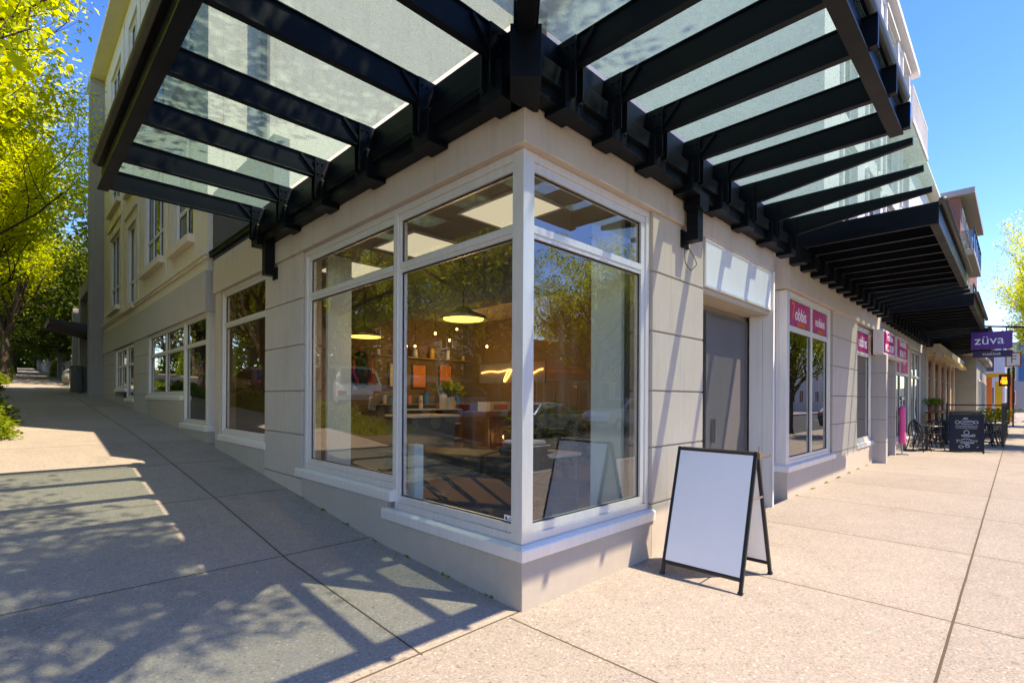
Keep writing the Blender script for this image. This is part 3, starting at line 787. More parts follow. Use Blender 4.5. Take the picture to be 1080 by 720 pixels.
def street_canopy(x0, x1, label, z=0., out=1.74, n=11, beam=.72, mat='canopy_glass_dark'):
    c = thing('steel_canopy', label, 'canopy', (x0, 0, 3.6 + z), group='black steel canopies over the shops')
    k = MB(R0); k.box(x0, x1, .035, .20, 3.62 + z, 3.78 + z); k.box(x0, x1, .035, .12, 3.78 + z, 3.95 + z); part('ledger_beam', k, M['steel'], c)
    xs = [x0 + .06 + (x1 - x0 - .12) * i / (n - 1) for i in range(n)]
    xb = x0 + (x1 - x0) * beam
    for x in xs:
        tip = None if x <= xb + .01 else .07
        part('rafter', rafter_mb((x, -.13, 3.74 + z), (x, -out + .03, 3.74 + z), tip), M['steel'], c)
        k = MB(R0).box(x - .09, x + .09, .036, .24, 3.52 + z, 3.76 + z); part('rafter_shoe', k, M['steel'], c)
    k = MB(R0); k.box(x0 - .02, xb + .05, out - .01, out + .01, 3.72 + z, 3.97 + z); k.box(x0 - .02, xb + .05, out - .08, out - .01, 3.72 + z, 3.74 + z)
    part('outer_beam', k, M['steel'], c)
    k = MB(R0); k.box(x0 - .03, x0 - .005, .2, out + .01, 3.72 + z, 4.0 + z); k.box(x0 - .05, x0 - .03, .2, out, 3.72 + z, 3.76 + z); part('end_plate', k, M['steel'], c, bevel=.003)
    k = MB(R0); k.tube([(x0 - .05, out + .05, 4.0 + z), (xb + .05, out + .05, 4.0 + z)], .045, 10); part('gutter', k, M['gutter'], c, smooth=True)
    for a, b in zip(xs, xs[1:]):
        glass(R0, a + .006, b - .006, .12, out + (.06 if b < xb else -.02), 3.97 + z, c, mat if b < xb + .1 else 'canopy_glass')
    return c
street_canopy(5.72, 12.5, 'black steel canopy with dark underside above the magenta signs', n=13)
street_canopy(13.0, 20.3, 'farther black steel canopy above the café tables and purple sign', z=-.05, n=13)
# ------------------------------------------------------------------ signs and boards
FY = Matrix.Rotation(R(90), 4, 'X')                       # faces the main street
FX = Matrix.Rotation(R(-90), 4, 'Z') @ FY                 # faces down the main street
P = Matrix.Translation

sb = thing('sign_box', 'blank white sign box mounted above the grey shop door', 'sign', (3.95, 0, 2.74))
part('sign_face', MB(R0).box(2.90, 5.02, -.02, .012, 2.775, 3.255), M['white_face'], sb)
k = MB(R0)
k.box(2.875, 5.045, -.02, .022, 3.255, 3.282); k.box(2.875, 5.045, -.02, .022, 2.745, 2.775); k.box(2.875, 2.90, -.02, .022, 2.775, 3.255); k.box(5.02, 5.045, -.02, .022, 2.775, 3.255)
part('frame', k, M['frame'], sb, bevel=.003)
part('back_box', MB(R0).box(2.88, 4.99, -.34, -.021, 2.745, 3.28), M['soffit'], sb)

BD = thing('sandwich_board', 'blank white sandwich board in a black frame beside the corner shop window', 'sign board', (1.76, -.627, 0))
def lean(x0, x1):   # bottom x, top x (local), returns function giving x at z
    return lambda z: x0 + (x1 - x0) * z / 1.07
fx = lean(-.33, -.012); bx = lean(.335, .012)
for f, nm, h in ((fx, 'front_frame', 1.075), (bx, 'rear_frame', 1.06)):
    k = MB()
    for y in (-.327, .327): k.bar((f(0), y, .0), (f(h), y, h), .028, .028, (0, 1, 0))
    for z in (.105, h - .014): k.bar((f(z), -.313, z), (f(z), .313, z), .026, .03, (1, 0, .3))
    fo = part(nm, k, M['black_frame'], BD, bevel=.004, local=True)
    k = MB()
    for y in (-.327, .327): k.bar((f(0), y, -.0), (f(.02), y, .022), .034, .034, (0, 1, 0))
    part('foot_cap', k, M['gasket'], fo, local=True)
    sg = -1 if f is fx else 1
    for ofs, nm2 in ((.006 * sg, 'white_panel'), (-.006 * sg, 'panel_backing')):
        k = MB(); vs = []
        for t in (0, .006 * sg if ofs * sg > 0 else -.006 * sg):
            for z in (.122, h - .03):
                for y in (-.312, .312): vs.append((f(z) + ofs + t, y, z))
        k.add(vs, [(0, 1, 3, 2), (4, 6, 7, 5), (0, 4, 5, 1), (2, 3, 7, 6), (0, 2, 6, 4), (1, 5, 7, 3)])
        part(nm2, k, M['white_board'], fo, local=True)
k = MB(); k.bar((fx(.70), -.338, .70), (bx(.70), -.338, .70), .006, .016); k.bar((fx(.70), .338, .70), (bx(.70), .338, .70), .006, .016)
part('spreader', k, M['chrome'], BD, local=True)
k = MB(); k.tube([(.012, -.35, 1.03), (.03, -.40, 1.04), (.045, -.42, 1.055)], .006, 6); k.tube([(.0, -.34, 1.06), (.01, -.345, 1.12)], .005, 6); k.box(-.015, .02, -.36, -.335, 1.02, 1.07)
part('hinge_clip', k, M['wood'], BD, local=True)

def poster(x0, x1, z0, z1, first, rest, size, label, line2=None, tone='magenta'):
    o = thing('window_poster', label, 'poster', ((x0 + x1) / 2, 0, z0), group='magenta posters in the transom windows')
    part('vinyl', MB(R0).box(x0, x1, -.076, -.070, z0, z1), M[tone], o)
    w = x1 - x0
    cx = (x0 + x1) / 2; cz = (z0 + z1) / 2
    if first: lettering(first, size * 1.25, M['orange_ink'], o, P((x0 + .10 * w, .069, cz + .03)) @ FY, align='LEFT')
    if rest: lettering(rest, size, M['white_ink'], o, P((cx + .05 * w, .069, cz)) @ FY, sx=.95)
    if line2: lettering(line2, size * .5, M['orange_ink'], o, P((cx + .06 * w, .069, cz - .15)) @ FY)
    return o
poster(6.06, 7.17, 2.68, 3.07, '7', 'obbis', .30, 'magenta poster with an orange first letter, left transom of the bay window', 'tanning')
poster(7.27, 8.25, 2.68, 3.07, '', 'nobins', .24, 'magenta poster with smaller white lettering, right transom of the bay window', 'tanning')
poster(10.61, 11.99, 2.61, 3.04, '', 'obbins', .36, 'magenta poster in the narrow window left of the shop doorway')
poster(14.87, 16.44, 2.36, 3.07, '', 'bins', .3, 'magenta poster in the first transom beyond the shop doorway')
poster(16.56, 18.09, 2.36, 3.07, '', 'tan', .3, 'magenta poster in the transom farthest from the shop doorway')
def pbox(x0, x1, z0, z1, a, b, label):
    o = thing('sign_box', label, 'sign', ((x0 + x1) / 2, -.2, z0), group='magenta projecting shop signs')
    part('casing', MB(R0).box(x0 - .02, x1 + .02, .035, .23, z0 - .03, z1 + .03), M['white_metal'], o, bevel=.004)
    part('sign_face', MB(R0).box(x0 + .03, x1 - .03, .231, .24, z0 + .02, z1 - .02), M['magenta'], o)
    for t, dz in ((a, .13), (b, -.13)):
        lettering(t, .25, M['white_ink'], o, P(((x0 + x1) / 2, -.242, (z0 + z1) / 2 + dz)) @ FY, sx=1.1)
pbox(11.95, 13.45, 2.62, 3.14, 'Trobbin', 'NC.OOFF', 'nearer magenta projecting sign box over the shop doorway')
pbox(13.85, 15.6, 2.62, 3.14, 'TANNINS', 'BEAUTY', 'farther magenta projecting sign box over the shop doorway')

# hanging purple sign
zs = thing('hanging_sign', 'purple hanging sign reading züva under the far canopy', 'sign', (20.0, -1.85, 3.0))
part('sign_panel', MB().box(19.96, 20.04, -2.34, -1.36, 3.18, 3.74), M['purple'], zs, bevel=.006)
lettering('züva', .40, M['white_ink'], zs, P((19.955, -1.80, 3.46)) @ FX)
part('lower_panel', MB().box(20.16, 20.22, -2.34, -1.40, 2.92, 3.14), M['purple_dark'], zs)
lettering('vueisua', .15, M['white_ink'], zs, P((20.15, -1.85, 3.04)) @ FX)
k = MB(); k.bar((20, -1.5, 3.74), (20, -1.5, 3.98), .03); k.bar((20, -2.2, 3.74), (20, -2.2, 3.85), .03); k.bar((20, -1.3, 3.98), (20, -2.75, 3.80), .05); k.bar((20.19, -1.6, 3.14), (20.05, -1.6, 3.2), .03); k.bar((20.19, -2.1, 3.14), (20.05, -2.1, 3.2), .03)
part('hanger', k, M['steel'], zs)

# chalkboard
cbx = thing('chalkboard_sign', 'black chalkboard sandwich sign with chalk drawings in front of the café chairs', 'sign board', (17.35, -1.40, 0), R(4))
fx = lambda z: -.34 + .31 * z / 1.12; bx = lambda z: .34 - .31 * z / 1.12
for f, nm in ((fx, 'front_board'), (bx, 'rear_board')):
    s = -1 if f is fx else 1
    k = MB(); vs = []
    for t in (0, .02 * s):
        for z in (.07, 1.09):
            for y in (-.34, .34): vs.append((f(z) - t, y, z))
    k.add(vs, [(0, 1, 3, 2), (4, 6, 7, 5), (0, 4, 5, 1), (2, 3, 7, 6), (0, 2, 6, 4), (1, 5, 7, 3)])
    fo = part(nm, k, M['black_chalk'], cbx, local=True)
    k = MB()
    for y in (-.355, .355): k.bar((f(0), y, 0), (f(1.12), y, 1.12), .03, .045, (0, 1, 0))
    for z in (.06, 1.105): k.bar((f(z), -.34, z), (f(z), .34, z), .03, .03)
    part('frame', k, M['black_frame'], fo, local=True)
    if f is fx:
        ck = MB()
        def line(pts, r=.008):
            ck.tube([(f(z) - .006, y, z) for y, z in pts], r, 5)
        def circ(cy, cz, ry, rz, a0=0, a1=360, n=18):
            line([(cy + ry * math.cos(R(a0 + (a1 - a0) * i / n)), cz + rz * math.sin(R(a0 + (a1 - a0) * i / n))) for i in range(n + 1)])
        # a loaf / fish shaped platter, lettering squiggles, a cup with steam, a banner
        circ(.20, .87, .045, .045); line([(.15, .87), (.10, .92), (-.12, .92), (-.17, .87), (-.12, .82), (.10, .82), (.15, .87)]); circ(-.2, .88, .05, .04); line([(.1, .86), (-.12, .89)])
        circ(.02, .985, .05, .015)
        rr = random.Random(3); y = .24
        while y > -.24:
            line([(y, .73), (y - .01, .78), (y - .03, .74), (y - .035, .78)], .007); y -= .055
        line([(.24, .70), (-.22, .70)], .005)
        circ(0, .58, .055, .06); circ(-.01, .50, .12, .04, 180, 360); line([(.11, .50), (-.13, .50)]); circ(-.15, .50, .03, .03)
        line([(.22, .36), (.14, .36), (.14, .28), (-.16, .28), (-.16, .36), (-.24, .36), (-.20, .32)]); line([(.22, .36), (.18, .32), (.22, .29)])
        y = .11
        while y > -.14: line([(y, .30), (y - .02, .345), (y - .035, .30)], .006); y -= .045
        line([(.12, .36), (.06, .40), (-.05, .39), (-.13, .37)])
        circ(.12, .17, .05, .035); circ(-.02, .19, .045, .03); line([(-.22, .16), (-.25, .19)]); line([(.05, .24), (-.06, .24)])
        part('chalk_drawing', ck, M['chalk'], fo, local=True)

# ------------------------------------------------------------------ café furniture
def make_chair(label):
    t = thing('metal_chair', label, 'chair', (0, 0, 0), 0, 'black metal chairs outside the café')
    k = MB()
    k.prism([(.20 * math.cos(a) * (1.0), .20 * math.sin(a)) for a in [2 * math.pi * i / 20 for i in range(20)]], 2, .445, .47); part('seat', k, M['black_frame'], t, bevel=.006, local=True)
    for sx, sy in ((1, 1), (1, -1), (-1, 1), (-1, -1)):
        k = MB(); k.tube([(.15 * sx, .15 * sy, .45), (.19 * sx, .18 * sy, .22), (.25 * sx, .23 * sy, .0)], .016, 6); part('leg', k, M['black_frame'], t, local=True)
    k = MB()
    hoop = [(-.17, .17 * math.cos(a) * (1 if True else 1), .45 + .45 * math.sin(a) ** .7 if math.sin(a) > 0 else .45) for a in [math.pi * i / 14 for i in range(15)]]
    hoop = [(-.17 - .10 * (z - .45) / .45, y, z) for _, y, z in hoop]
    k.tube(hoop, .017, 6)
    for y in (-.07, 0, .07): k.tube([(-.18, y, .46), (-.26, y * 1.1, .86)], .011, 5)
    part('backrest', k, M['black_frame'], t, local=True)
    k = MB(); k.tube([(.17 * math.cos(2 * math.pi * i / 16), .17 * math.sin(2 * math.pi * i / 16), .24) for i in range(17)], .008, 5); part('stretcher', k, M['black_frame'], t, local=True)
    return t
ch = make_chair('black metal café chair nearest the corner, back to the shop window')
ch.location = (16.55, -.38, 0); ch.rotation_euler = (0, 0, R(-15))
chs = [(18.3, -.36, -70, 'black metal café chair by the wall between the round table and the long ones'), (18.75, -1.0, 100, 'black metal café chair just behind the chalkboard'),
       (19.6, -.5, 170, 'black metal café chair facing the shops at the near end of the patio'), (20.0, -1.7, 10, 'black metal café chair just outside the near end of the railing'),
       (17.75, -.62, 195, 'black metal café chair just behind the nearest one, facing it across the small table'),
       (20.9, -.45, 90, 'black metal café chair at the near end of the first long table'), (21.4, -1.75, -85, 'black metal café chair beside the railing, nearest the chalkboard'),
       (22.6, -.35, 95, 'black metal café chair against the café window at the second long table'), (23.0, -1.8, -95, 'black metal café chair beside the railing at the second long table'),
       (24.8, -.4, 80, 'black metal café chair against the café window at the farthest table'), (25.2, -1.8, -90, 'black metal café chair beside the railing at the farthest table')]
for x, y, r, lb in chs: dup(ch, (x, y, 0), R(r), lb)
def table(x, y, lx, ly, h, label, round_=False):
    t = thing('cafe_table', label, 'table', (x, y, 0), 0, 'black tables outside the café')
    k = MB()
    if round_: k.lathe([(lx, h - .025), (lx + .01, h - .01), (lx, h)], 0, 0, 24)
    else: k.box(-lx, lx, -ly, ly, h - .035, h)
    part('tabletop', k, M['black_frame'], t, bevel=.004, local=True)
    for sx, sy in (((0, 0),) if round_ else ((1, 1), (1, -1), (-1, 1), (-1, -1))):
        k = MB()
        if round_: k.lathe([(.2, 0), (.2, .015), (.03, .03), (.025, h - .03)], 0, 0, 12)
        else: k.bar((sx * (lx - .05), sy * (ly - .05), 0), (sx * (lx - .05), sy * (ly - .05), h - .036), .04)
        part('leg', k, M['black_frame'], t, local=True)
table(17.15, -.52, .40, .40, .75, 'small round black café table by the shop end', True)
table(21.3, -1.05, .65, .40, 1.10, 'long black café table nearest the chalkboard')
table(23.2, -1.05, .65, .40, 1.10, 'long black café table in the middle of the patio')
table(25.4, -1.05, .65, .40, 1.10, 'long black café table farthest along the patio')
def stool(x, y, label):
    t = thing('bar_stool', label, 'stool', (x, y, 0), 0, 'black bar stools on the café patio')
    part('seat', MB().lathe([(.15, .72), (.17, .74), (.16, .76)], 0, 0, 16), M['black_frame'], t, local=True)
    for a in (45, 135, 225, 315):
        c, s_ = math.cos(R(a)), math.sin(R(a)); part('leg', MB().tube([(c * .1, s_ * .1, .72), (c * .22, s_ * .22, 0)], .015, 6), M['black_frame'], t, local=True)
    part('foot_ring', MB().tube([(.17 * math.cos(i * math.pi / 8), .17 * math.sin(i * math.pi / 8), .28) for i in range(17)], .01, 5), M['black_frame'], t, local=True)
stool(20.75, -1.72, 'black bar stool between the first long table and the railing'); stool(21.75, -.48, 'black bar stool between the first long table and the café window')
stool(22.75, -1.7, 'black bar stool between the middle table and the railing'); stool(23.6, -.48, 'black bar stool between the middle table and the café window')
rl = thing('patio_railing', 'black metal patio railing around the café tables', 'railing', (20.3, -2.1, 0))
k = MB()
for z in (1.36, .72, .15): k.bar((20.3, -2.12, z), (30, -2.12, z), .05, .045); k.bar((20.3, -2.12, z), (20.3, -.75, z), .05, .045)
part('rail', k, M['black_frame'], rl)
for i in range(9):
    part('post', MB().box(20.27 + i * 1.2, 20.33 + i * 1.2, -2.15, -2.09, 0, 1.42), M['black_frame'], rl)
part('post', MB().box(20.27, 20.33, -.78, -.72, 0, 1.42), M['black_frame'], rl)
bn = thing('high_bench', 'long dark bar counter running along the café window', 'counter', (22, -.2, 0))
part('counter_top', MB().box(20.6, 27, -.5, -.12, 1.05, 1.09), M['wood_dark'], bn)
for x in (20.8, 22.8, 24.8, 26.8): part('leg', MB().box(x, x + .05, -.45, -.40, 0, 1.048), M['black_frame'], bn)
pc = thing('folding_board', 'bright blue board leaning behind the first long café table', 'board', (21.9, -.62, 0))
k = MB(); k.bar((21.9, -.9, .42), (21.9, -.55, .42), .03, .8); part('panel', k, M['blue'], pc)

# clothing displayed outside the pink shop
dm = thing('dress_form', 'pink dress on a hanger stand beside the shop doorway', 'dress stand', (14.98, -.20, 0))
k = MB(); k.lathe([(.10, .30), (.105, .35), (.085, .8), (.06, 1.02), (.085, 1.2), (.07, 1.3), (.02, 1.36)], 14.98, -.20, 36)
for i in range(len(k.v)):
    x, y, z = k.v[i]; a = math.atan2(y + .42, x - 14.98); q = 1 + .34 * math.sin(a * 7 + 2 * math.sin(a * 2)) * max(0, (1.02 - z)); k.v[i] = (14.98 + (x - 14.98) * q, -.20 + (y + .20) * q, z)
part('dress', k, M['pink'], dm, smooth=True)
k = MB(); k.lathe([(.16, 0), (.16, .02), (.015, .03), (.015, 1.5), (.06, 1.52), (.06, 1.60), (.015, 1.62)], 14.98, -.20, 10); part('stand', k, M['chrome'], dm)

# ------------------------------------------------------------------ inside the corner shop
ZF = .16
def pendant(x, y, z, label):
    t = thing('pendant_lamp', label, 'lamp', (x, y, z), group='glowing disc pendants in the corner shop')
    k = MB(); k.lathe([(.02, z + .17), (.07, z + .16), (.13, z + .10), (.27, z + .05), (.31, z), (.30, z), (.26, z + .04), (.12, z + .085), (.02, z + .09)], x, y, 32); part('lamp_shade', k, M['pendant_metal'], t, smooth=True)
    k = MB(); k.lathe([(.245, z + .004), (.25, z + .02), (.20, z + .024)], x, y, 32); part('diffuser', k, M['lamp_glow'], t)
    k = MB(); k.tube([(x, y, z + .165), (x, y, 3.318)], .008, 6); part('cord', k, M['gasket'], t)
pendant(1.41, 2.37, 2.46, 'glowing disc pendant over the massage table')
pendant(1.47, 4.90, 2.46, 'glowing disc pendant in the uphill window, the farther of the two')
for i, (x, y) in enumerate(((.85, 1.0), (.85, 2.6), (.85, 4.2), (3.4, 1.9), (3.6, 4.4))):
    t = thing('ceiling_light', ('square ceiling light panel nearest the shop corner', 'ceiling light panel above the massage table', 'ceiling light panel at the uphill end of the shop', 'ceiling light panel deeper in the shop behind the bulkhead', 'ceiling light panel deepest in the shop')[i], 'ceiling light', (x, y, 3.3), group='ceiling light panels in the corner shop')
    part('diffuser', MB().box(x - .28, x + .28, y - .4, y + .4, 3.30, 3.312), M['troffer'], t)
    k = MB(); k.box(x - .31, x - .282, y - .43, y + .43, 3.295, 3.318); k.box(x + .282, x + .31, y - .43, y + .43, 3.295, 3.318); k.box(x - .28, x + .28, y - .43, y - .402, 3.295, 3.318); k.box(x - .28, x + .28, y + .402, y + .43, 3.295, 3.318); part('frame', k, M['frame'], t)
for i, (x, y, z) in enumerate(((2.7, 4.7, 2.62), (3.4, 5.2, 2.6), (4.0, 4.8, 2.5), (3.9, 5.6, 2.9), (4.9, 4.6, 2.35), (2.9, 5.9, 2.5), (3.3, 6.2, 2.55))):
    t = thing('hanging_bulb', 'small warm bulb hanging deep inside the corner shop', 'light bulb', (x, y, z), group='small warm bulbs in the corner shop')
    part('bulb', MB().blob((x, y, z), .02, .02, .025), M['bulb_glow'], t, smooth=True)
    k = MB(); k.tube([(x, y, z + .03), (x, y, 3.318)], .005, 5); part('cord', k, M['gasket'], t)

mt = thing('massage_table', 'black padded massage table on slanted steel legs behind the shop window', 'massage table', (1.32, 2.12, ZF), R(24))
k = MB(); 
def pad(x0, x1, y0, y1, z0, z1):
    m = MB().box(x0, x1, y0, y1, z0, z1); return m
part('cushion', pad(-.36, .36, -.30, .98, .49, .71), M['leatherette'], mt, bevel=.05, local=True)
part('cushion', pad(-.36, .36, -.98, -.31, .50, .72), M['leatherette'], mt, bevel=.05, local=True)
part('headrest', pad(-.24, .24, -.9, -.45, .722, .81), M['leatherette'], mt, bevel=.035, local=True)
part('arm_pad', pad(-.34, .20, -1.40, -.86, .30, .44), M['leatherette'], mt, bevel=.04, local=True)
part('arm_pad', pad(-.30, .10, -1.3, -.9, .12, .26), M['leatherette'], mt, bevel=.04, local=True)
for y in (-.55, -.15, .25, .65):
    k = MB()
    for x in (-.27, .27): k.bar((x, y + .45, .485), (x, y - .2, .06), .022, .03)
    part('leg', k, M['steel'], mt, local=True)
k = MB()
for x in (-.27, .27): k.bar((x, -.95, .03), (x, .75, .03), .05, .05); k.bar((x, -.9, .47), (x, .95, .47), .04, .03)
k.bar((-.3, -.95, .03), (.3, -.95, .03), .05); k.bar((-.3, .75, .03), (.3, .75, .03), .05); k.bar((0, -.95, .06), (0, -.95, .33), .06)
part('frame', k, M['steel'], mt, local=True)
tw = part('folded_towel', MB().box(1.50, 1.86, 1.40, 1.76, .972, 1.02), M['towel'], bevel=.02); tag(tw, 'folded white towel on the massage table headrest', 'towel')
tw.location = (0, 0, .0)
dk = thing('reception_desk', 'slate grey reception desk with pale top inside the corner shop', 'desk', (2.65, 4.8, ZF))
k = MB(); k.prism([(4.65, ZF), (4.55, 1.17), (5.3, 1.17), (5.3, ZF)], 0, 2.15, 3.05); part('front', k, M['desk_grey'], dk, bevel=.01)
part('counter_top', MB().box(2.10, 3.10, 4.50, 5.35, 1.171, 1.21), M['desk_top'], dk, bevel=.006)
su = thing('shelf_unit', 'pale open shelf unit behind the reception desk', 'shelves', (3.7, 6.3, ZF))
k = MB()
for x in (2.95, 3.7, 4.42): k.box(x, x + .03, 6.1, 6.5, ZF, 1.25)
part('side_panel', k, M['wood'], su)
for z in (.3, .62, .94, 1.25): part('shelf', MB().box(2.98, 4.45, 6.1, 6.5, z, z + .025), M['desk_top'], su)
part('back_panel', MB().box(2.95, 4.45, 6.5, 6.52, ZF, 1.25), M['wood_dark'], su)
rnd = random.Random(11)
for i in range(10):
    x = 3.05 + i * .145; zb = (1.275, .965, .645)[i % 3]; h = rnd.uniform(.12, .24); r = rnd.uniform(.03, .05)
    t = thing('bottle', 'small bottle on the shelf unit behind the reception desk', 'bottle', (x, 6.25, zb), group='bottles on the shop shelves')
    k = MB(); k.lathe([(r, zb), (r, zb + h * .7), (r * .4, zb + h * .85), (r * .4, zb + h)], x, 6.25, 10); part('body', k, M[('ceramic', 'yellow', 'terracotta', 'art_cream')[i % 4]], t, smooth=True)
    k = MB(); k.lathe([(r * .45, zb + h + .001), (r * .45, zb + h + .025)], x, 6.25, 8); part('cap', k, M['black_frame'], t)
ws = thing('wall_shelf', 'long wooden wall shelf stocked with jars on the back wall of the corner shop', 'shelf', (4.2, 7.15, 1.3))
for z in (1.34, 2.38): part('board', MB().box(2.95, 5.45, 7.02, 7.295, z, z + .03), M['wood'], ws, bevel=.004)
for i in range(16):
    x = 3.02 + i * .155; zb = 1.371 if i % 3 else 2.411; h = rnd.uniform(.1, .26); r = rnd.uniform(.035, .06)
    t = thing('jar', 'small jar on the wooden wall shelf of the corner shop', 'jar', (x, 7.15, zb), group='jars on the wall shelf')
    k = MB(); k.lathe([(r * .9, zb), (r, zb + .02), (r, zb + h), (r * .8, zb + h + .01)], x, 7.15, 10); part('body', k, M[('ceramic', 'art_orange', 'wood_dark', 'yellow', 'blue', 'art_cream')[(i * 5) % 6]], t)
    k = MB(); k.lathe([(r * .85, zb + h + .011), (r * .85, zb + h + .03)], x, 7.15, 10); part('lid', k, M['black_frame'], t)
vz = part('paper_roll', MB().lathe([(.08, 1.276), (.08, 1.58), (.03, 1.58), (.03, 1.6)], 4.0, 6.18, 16), M['towel']); tag(vz, 'white paper roll standing on the shelf unit', 'paper roll')
cbt = thing('cabinet', 'walnut cabinet with dark door against the shop wall', 'cabinet', (4.85, 5.6, ZF))
part('body', MB().box(4.5, 5.3, 5.3, 5.8, ZF, 1.22), M['wood'], cbt, bevel=.006); part('door', MB().box(4.56, 5.24, 5.28, 5.299, .25, 1.12), M['wood_dark'], cbt, bevel=.004)
k = MB(); k.box(4.6, 5.2, 5.35, 5.75, 1.223, 1.42); bxx = part('cardboard_box', k, M['art_cream'], bevel=.004); tag(bxx, 'cream box with orange label on top of the walnut cabinet', 'box')
part('paper_label', MB().box(4.7, 5.1, 5.342, 5.349, 1.27, 1.37), M['art_orange'], bxx, local=True)
bl = thing('basket_lamp', 'glowing woven basket lamp in front of the walnut cabinet', 'lamp', (4.75, 5.05, .5))
k = MB()
for a in range(10):
    k.tube([(4.75 + .18 * math.sin(t) * math.cos(a * .63), 5.05 + .18 * math.sin(t) * math.sin(a * .63), .72 - .22 * math.cos(t)) for t in [.25 + i * .33 for i in range(9)]], .008, 5)
for z in (.58, .70, .82): k.tube([(4.75 + .17 * math.cos(i * .4), 5.05 + .17 * math.sin(i * .4), z) for i in range(17)], .007, 5)
part('basket', k, M['wood_dark'], bl); part('bulb', MB().blob((4.75, 5.05, .7), .05, .05, .06), M['bulb_glow'], bl)
part('plinth', MB().box(4.6, 4.9, 4.9, 5.2, ZF, .49), M['wood'], bl)
for i, (x, z, mt_, lb) in enumerate(((3.55, 1.75, 'art_cream', 'cream framed print on the back wall of the corner shop'), (4.15, 1.75, 'art_orange', 'orange framed print left of the plant on the back wall'), (4.9, 1.78, 'art_orange', 'orange framed print nearest the neon sign on the back wall'))):
    t = thing('framed_print', lb, 'picture', (x, 7.28, z), group='framed prints in the corner shop')
    part('print', MB().box(x - .17, x + .17, 7.27, 7.285, z, z + .5), M[mt_], t)
    k = MB(); k.box(x - .2, x - .17, 7.26, 7.298, z - .03, z + .53); k.box(x + .17, x + .2, 7.26, 7.298, z - .03, z + .53); k.box(x - .17, x + .17, 7.26, 7.298, z - .03, z); k.box(x - .17, x + .17, 7.26, 7.298, z + .5, z + .53); part('frame', k, M['wood_dark'], t)
ns = thing('neon_sign', 'orange neon squiggle on the shop side wall', 'neon sign', (5.46, 5.6, 2.1))
pts = [(5.46, 6.6 - 1.7 * u, 2.1 + .03 * math.sin(u * 9)) for u in [i / 12 for i in range(5)]]
pts += [(5.46, 5.75 - .10 * math.cos(a) - .05 * a / 6.28, 2.02 + .14 * math.sin(a + 1.2)) for a in [i * .45 for i in range(15)]]
pts += [(5.46, 5.55 - .9 * u, 2.08 + .05 * math.sin(u * 8)) for u in [i / 8 for i in range(9)]]
part('tube', MB().tube(pts, .016, 6), M['neon'], ns); part('backing', MB().box(5.48, 5.495, 4.6, 6.7, 1.85, 2.3), M['bulkhead'], ns)
hb = thing('baby_carrier', 'dark harness bag hanging on the back wall of the corner shop', 'bag', (2.62, 7.2, 1.9))
k = MB(); k.blob((2.62, 7.16, 1.98), .24, .10, .26, 12, 8, .12, rnd); k.blob((2.60, 7.12, 2.28), .17, .08, .18, 10, 7, .1, rnd); part('body', k, M['leatherette'], hb, smooth=True)
k = MB(); k.tube([(2.45, 7.1, 2.3), (2.40, 7.05, 2.0), (2.5, 7.05, 1.8)], .025, 6); k.tube([(2.8, 7.1, 2.3), (2.85, 7.05, 2.0), (2.74, 7.05, 1.8)], .025, 6); k.tube([(2.6, 7.12, 2.4), (2.6, 7.25, 2.55)], .02, 6); part('strap', k, M['lamp_red'], hb)
st_ = thing('side_table', 'small white topped table behind the street side pane', 'table', (1.95, 1.42, ZF))
part('tabletop', MB().box(1.70, 2.2, 1.15, 1.65, .84, .875), M['ceramic'], st_, bevel=.006)
for x, y in ((1.76, 1.2), (2.14, 1.2), (1.76, 1.6), (2.14, 1.6)): part('leg', MB().bar((x, y, ZF), (x, y, .839), .03), M['chrome'], st_)
tt = thing('tool_trolley', 'red drawer trolley deep inside the shop', 'trolley', (3.3, 3.1, ZF))
part('body', MB().box(3.0, 3.5, 2.9, 3.3, .28, 1.0), M['car_red'], tt, bevel=.01)
for z in (.34, .5, .66, .82): part('drawer', MB().box(2.985, 2.999, 2.93, 3.27, z, z + .12), M['chrome'], tt)
for x, y in ((3.05, 2.95), (3.45, 2.95), (3.05, 3.25), (3.45, 3.25)): part('wheel', MB().blob((x, y, ZF + .06), .06, .06, .06), M['tyre'], tt)
# ------------------------------------------------------------------ trees
def leaf_mesh(name, pts, dirs, size, mat, rnd_np, droop=.25, wide=.6):
    """one small folded leaf blade per point"""
    n = len(pts); P_ = np.array(pts); D = np.array(dirs)
    D = D / (np.linalg.norm(D, axis=1, keepdims=True) + 1e-9)
    Nn = rnd_np.normal(size=(n, 3)); Nn[:, 2] = np.abs(Nn[:, 2]) + .5
    S = np.cross(D, Nn); S /= np.linalg.norm(S, axis=1, keepdims=True) + 1e-9
    Up = np.cross(S, D)
    L = size * rnd_np.uniform(.6, 1.35, (n, 1)); W = L * wide * .5
    V = np.empty((n, 4, 3))
    V[:, 0] = P_; V[:, 2] = P_ + D * L - np.array([0, 0, 1]) * L * droop
    mid = P_ + D * L * .45
    V[:, 1] = mid + S * W + Up * L * .12; V[:, 3] = mid - S * W + Up * L * .12
    me = bpy.data.meshes.new(name)
    me.vertices.add(n * 4); me.vertices.foreach_set('co', V.reshape(-1).astype(np.float32))
    me.loops.add(n * 4); me.loops.foreach_set('vertex_index', np.arange(n * 4, dtype=np.int32))
    me.polygons.add(n); me.polygons.foreach_set('loop_start', np.arange(0, n * 4, 4, dtype=np.int32))
    try: me.polygons.foreach_set('loop_total', np.full(n, 4, dtype=np.int32))
    except Exception: pass
    me.update(); me.validate(); me.materials.append(mat)
    return me

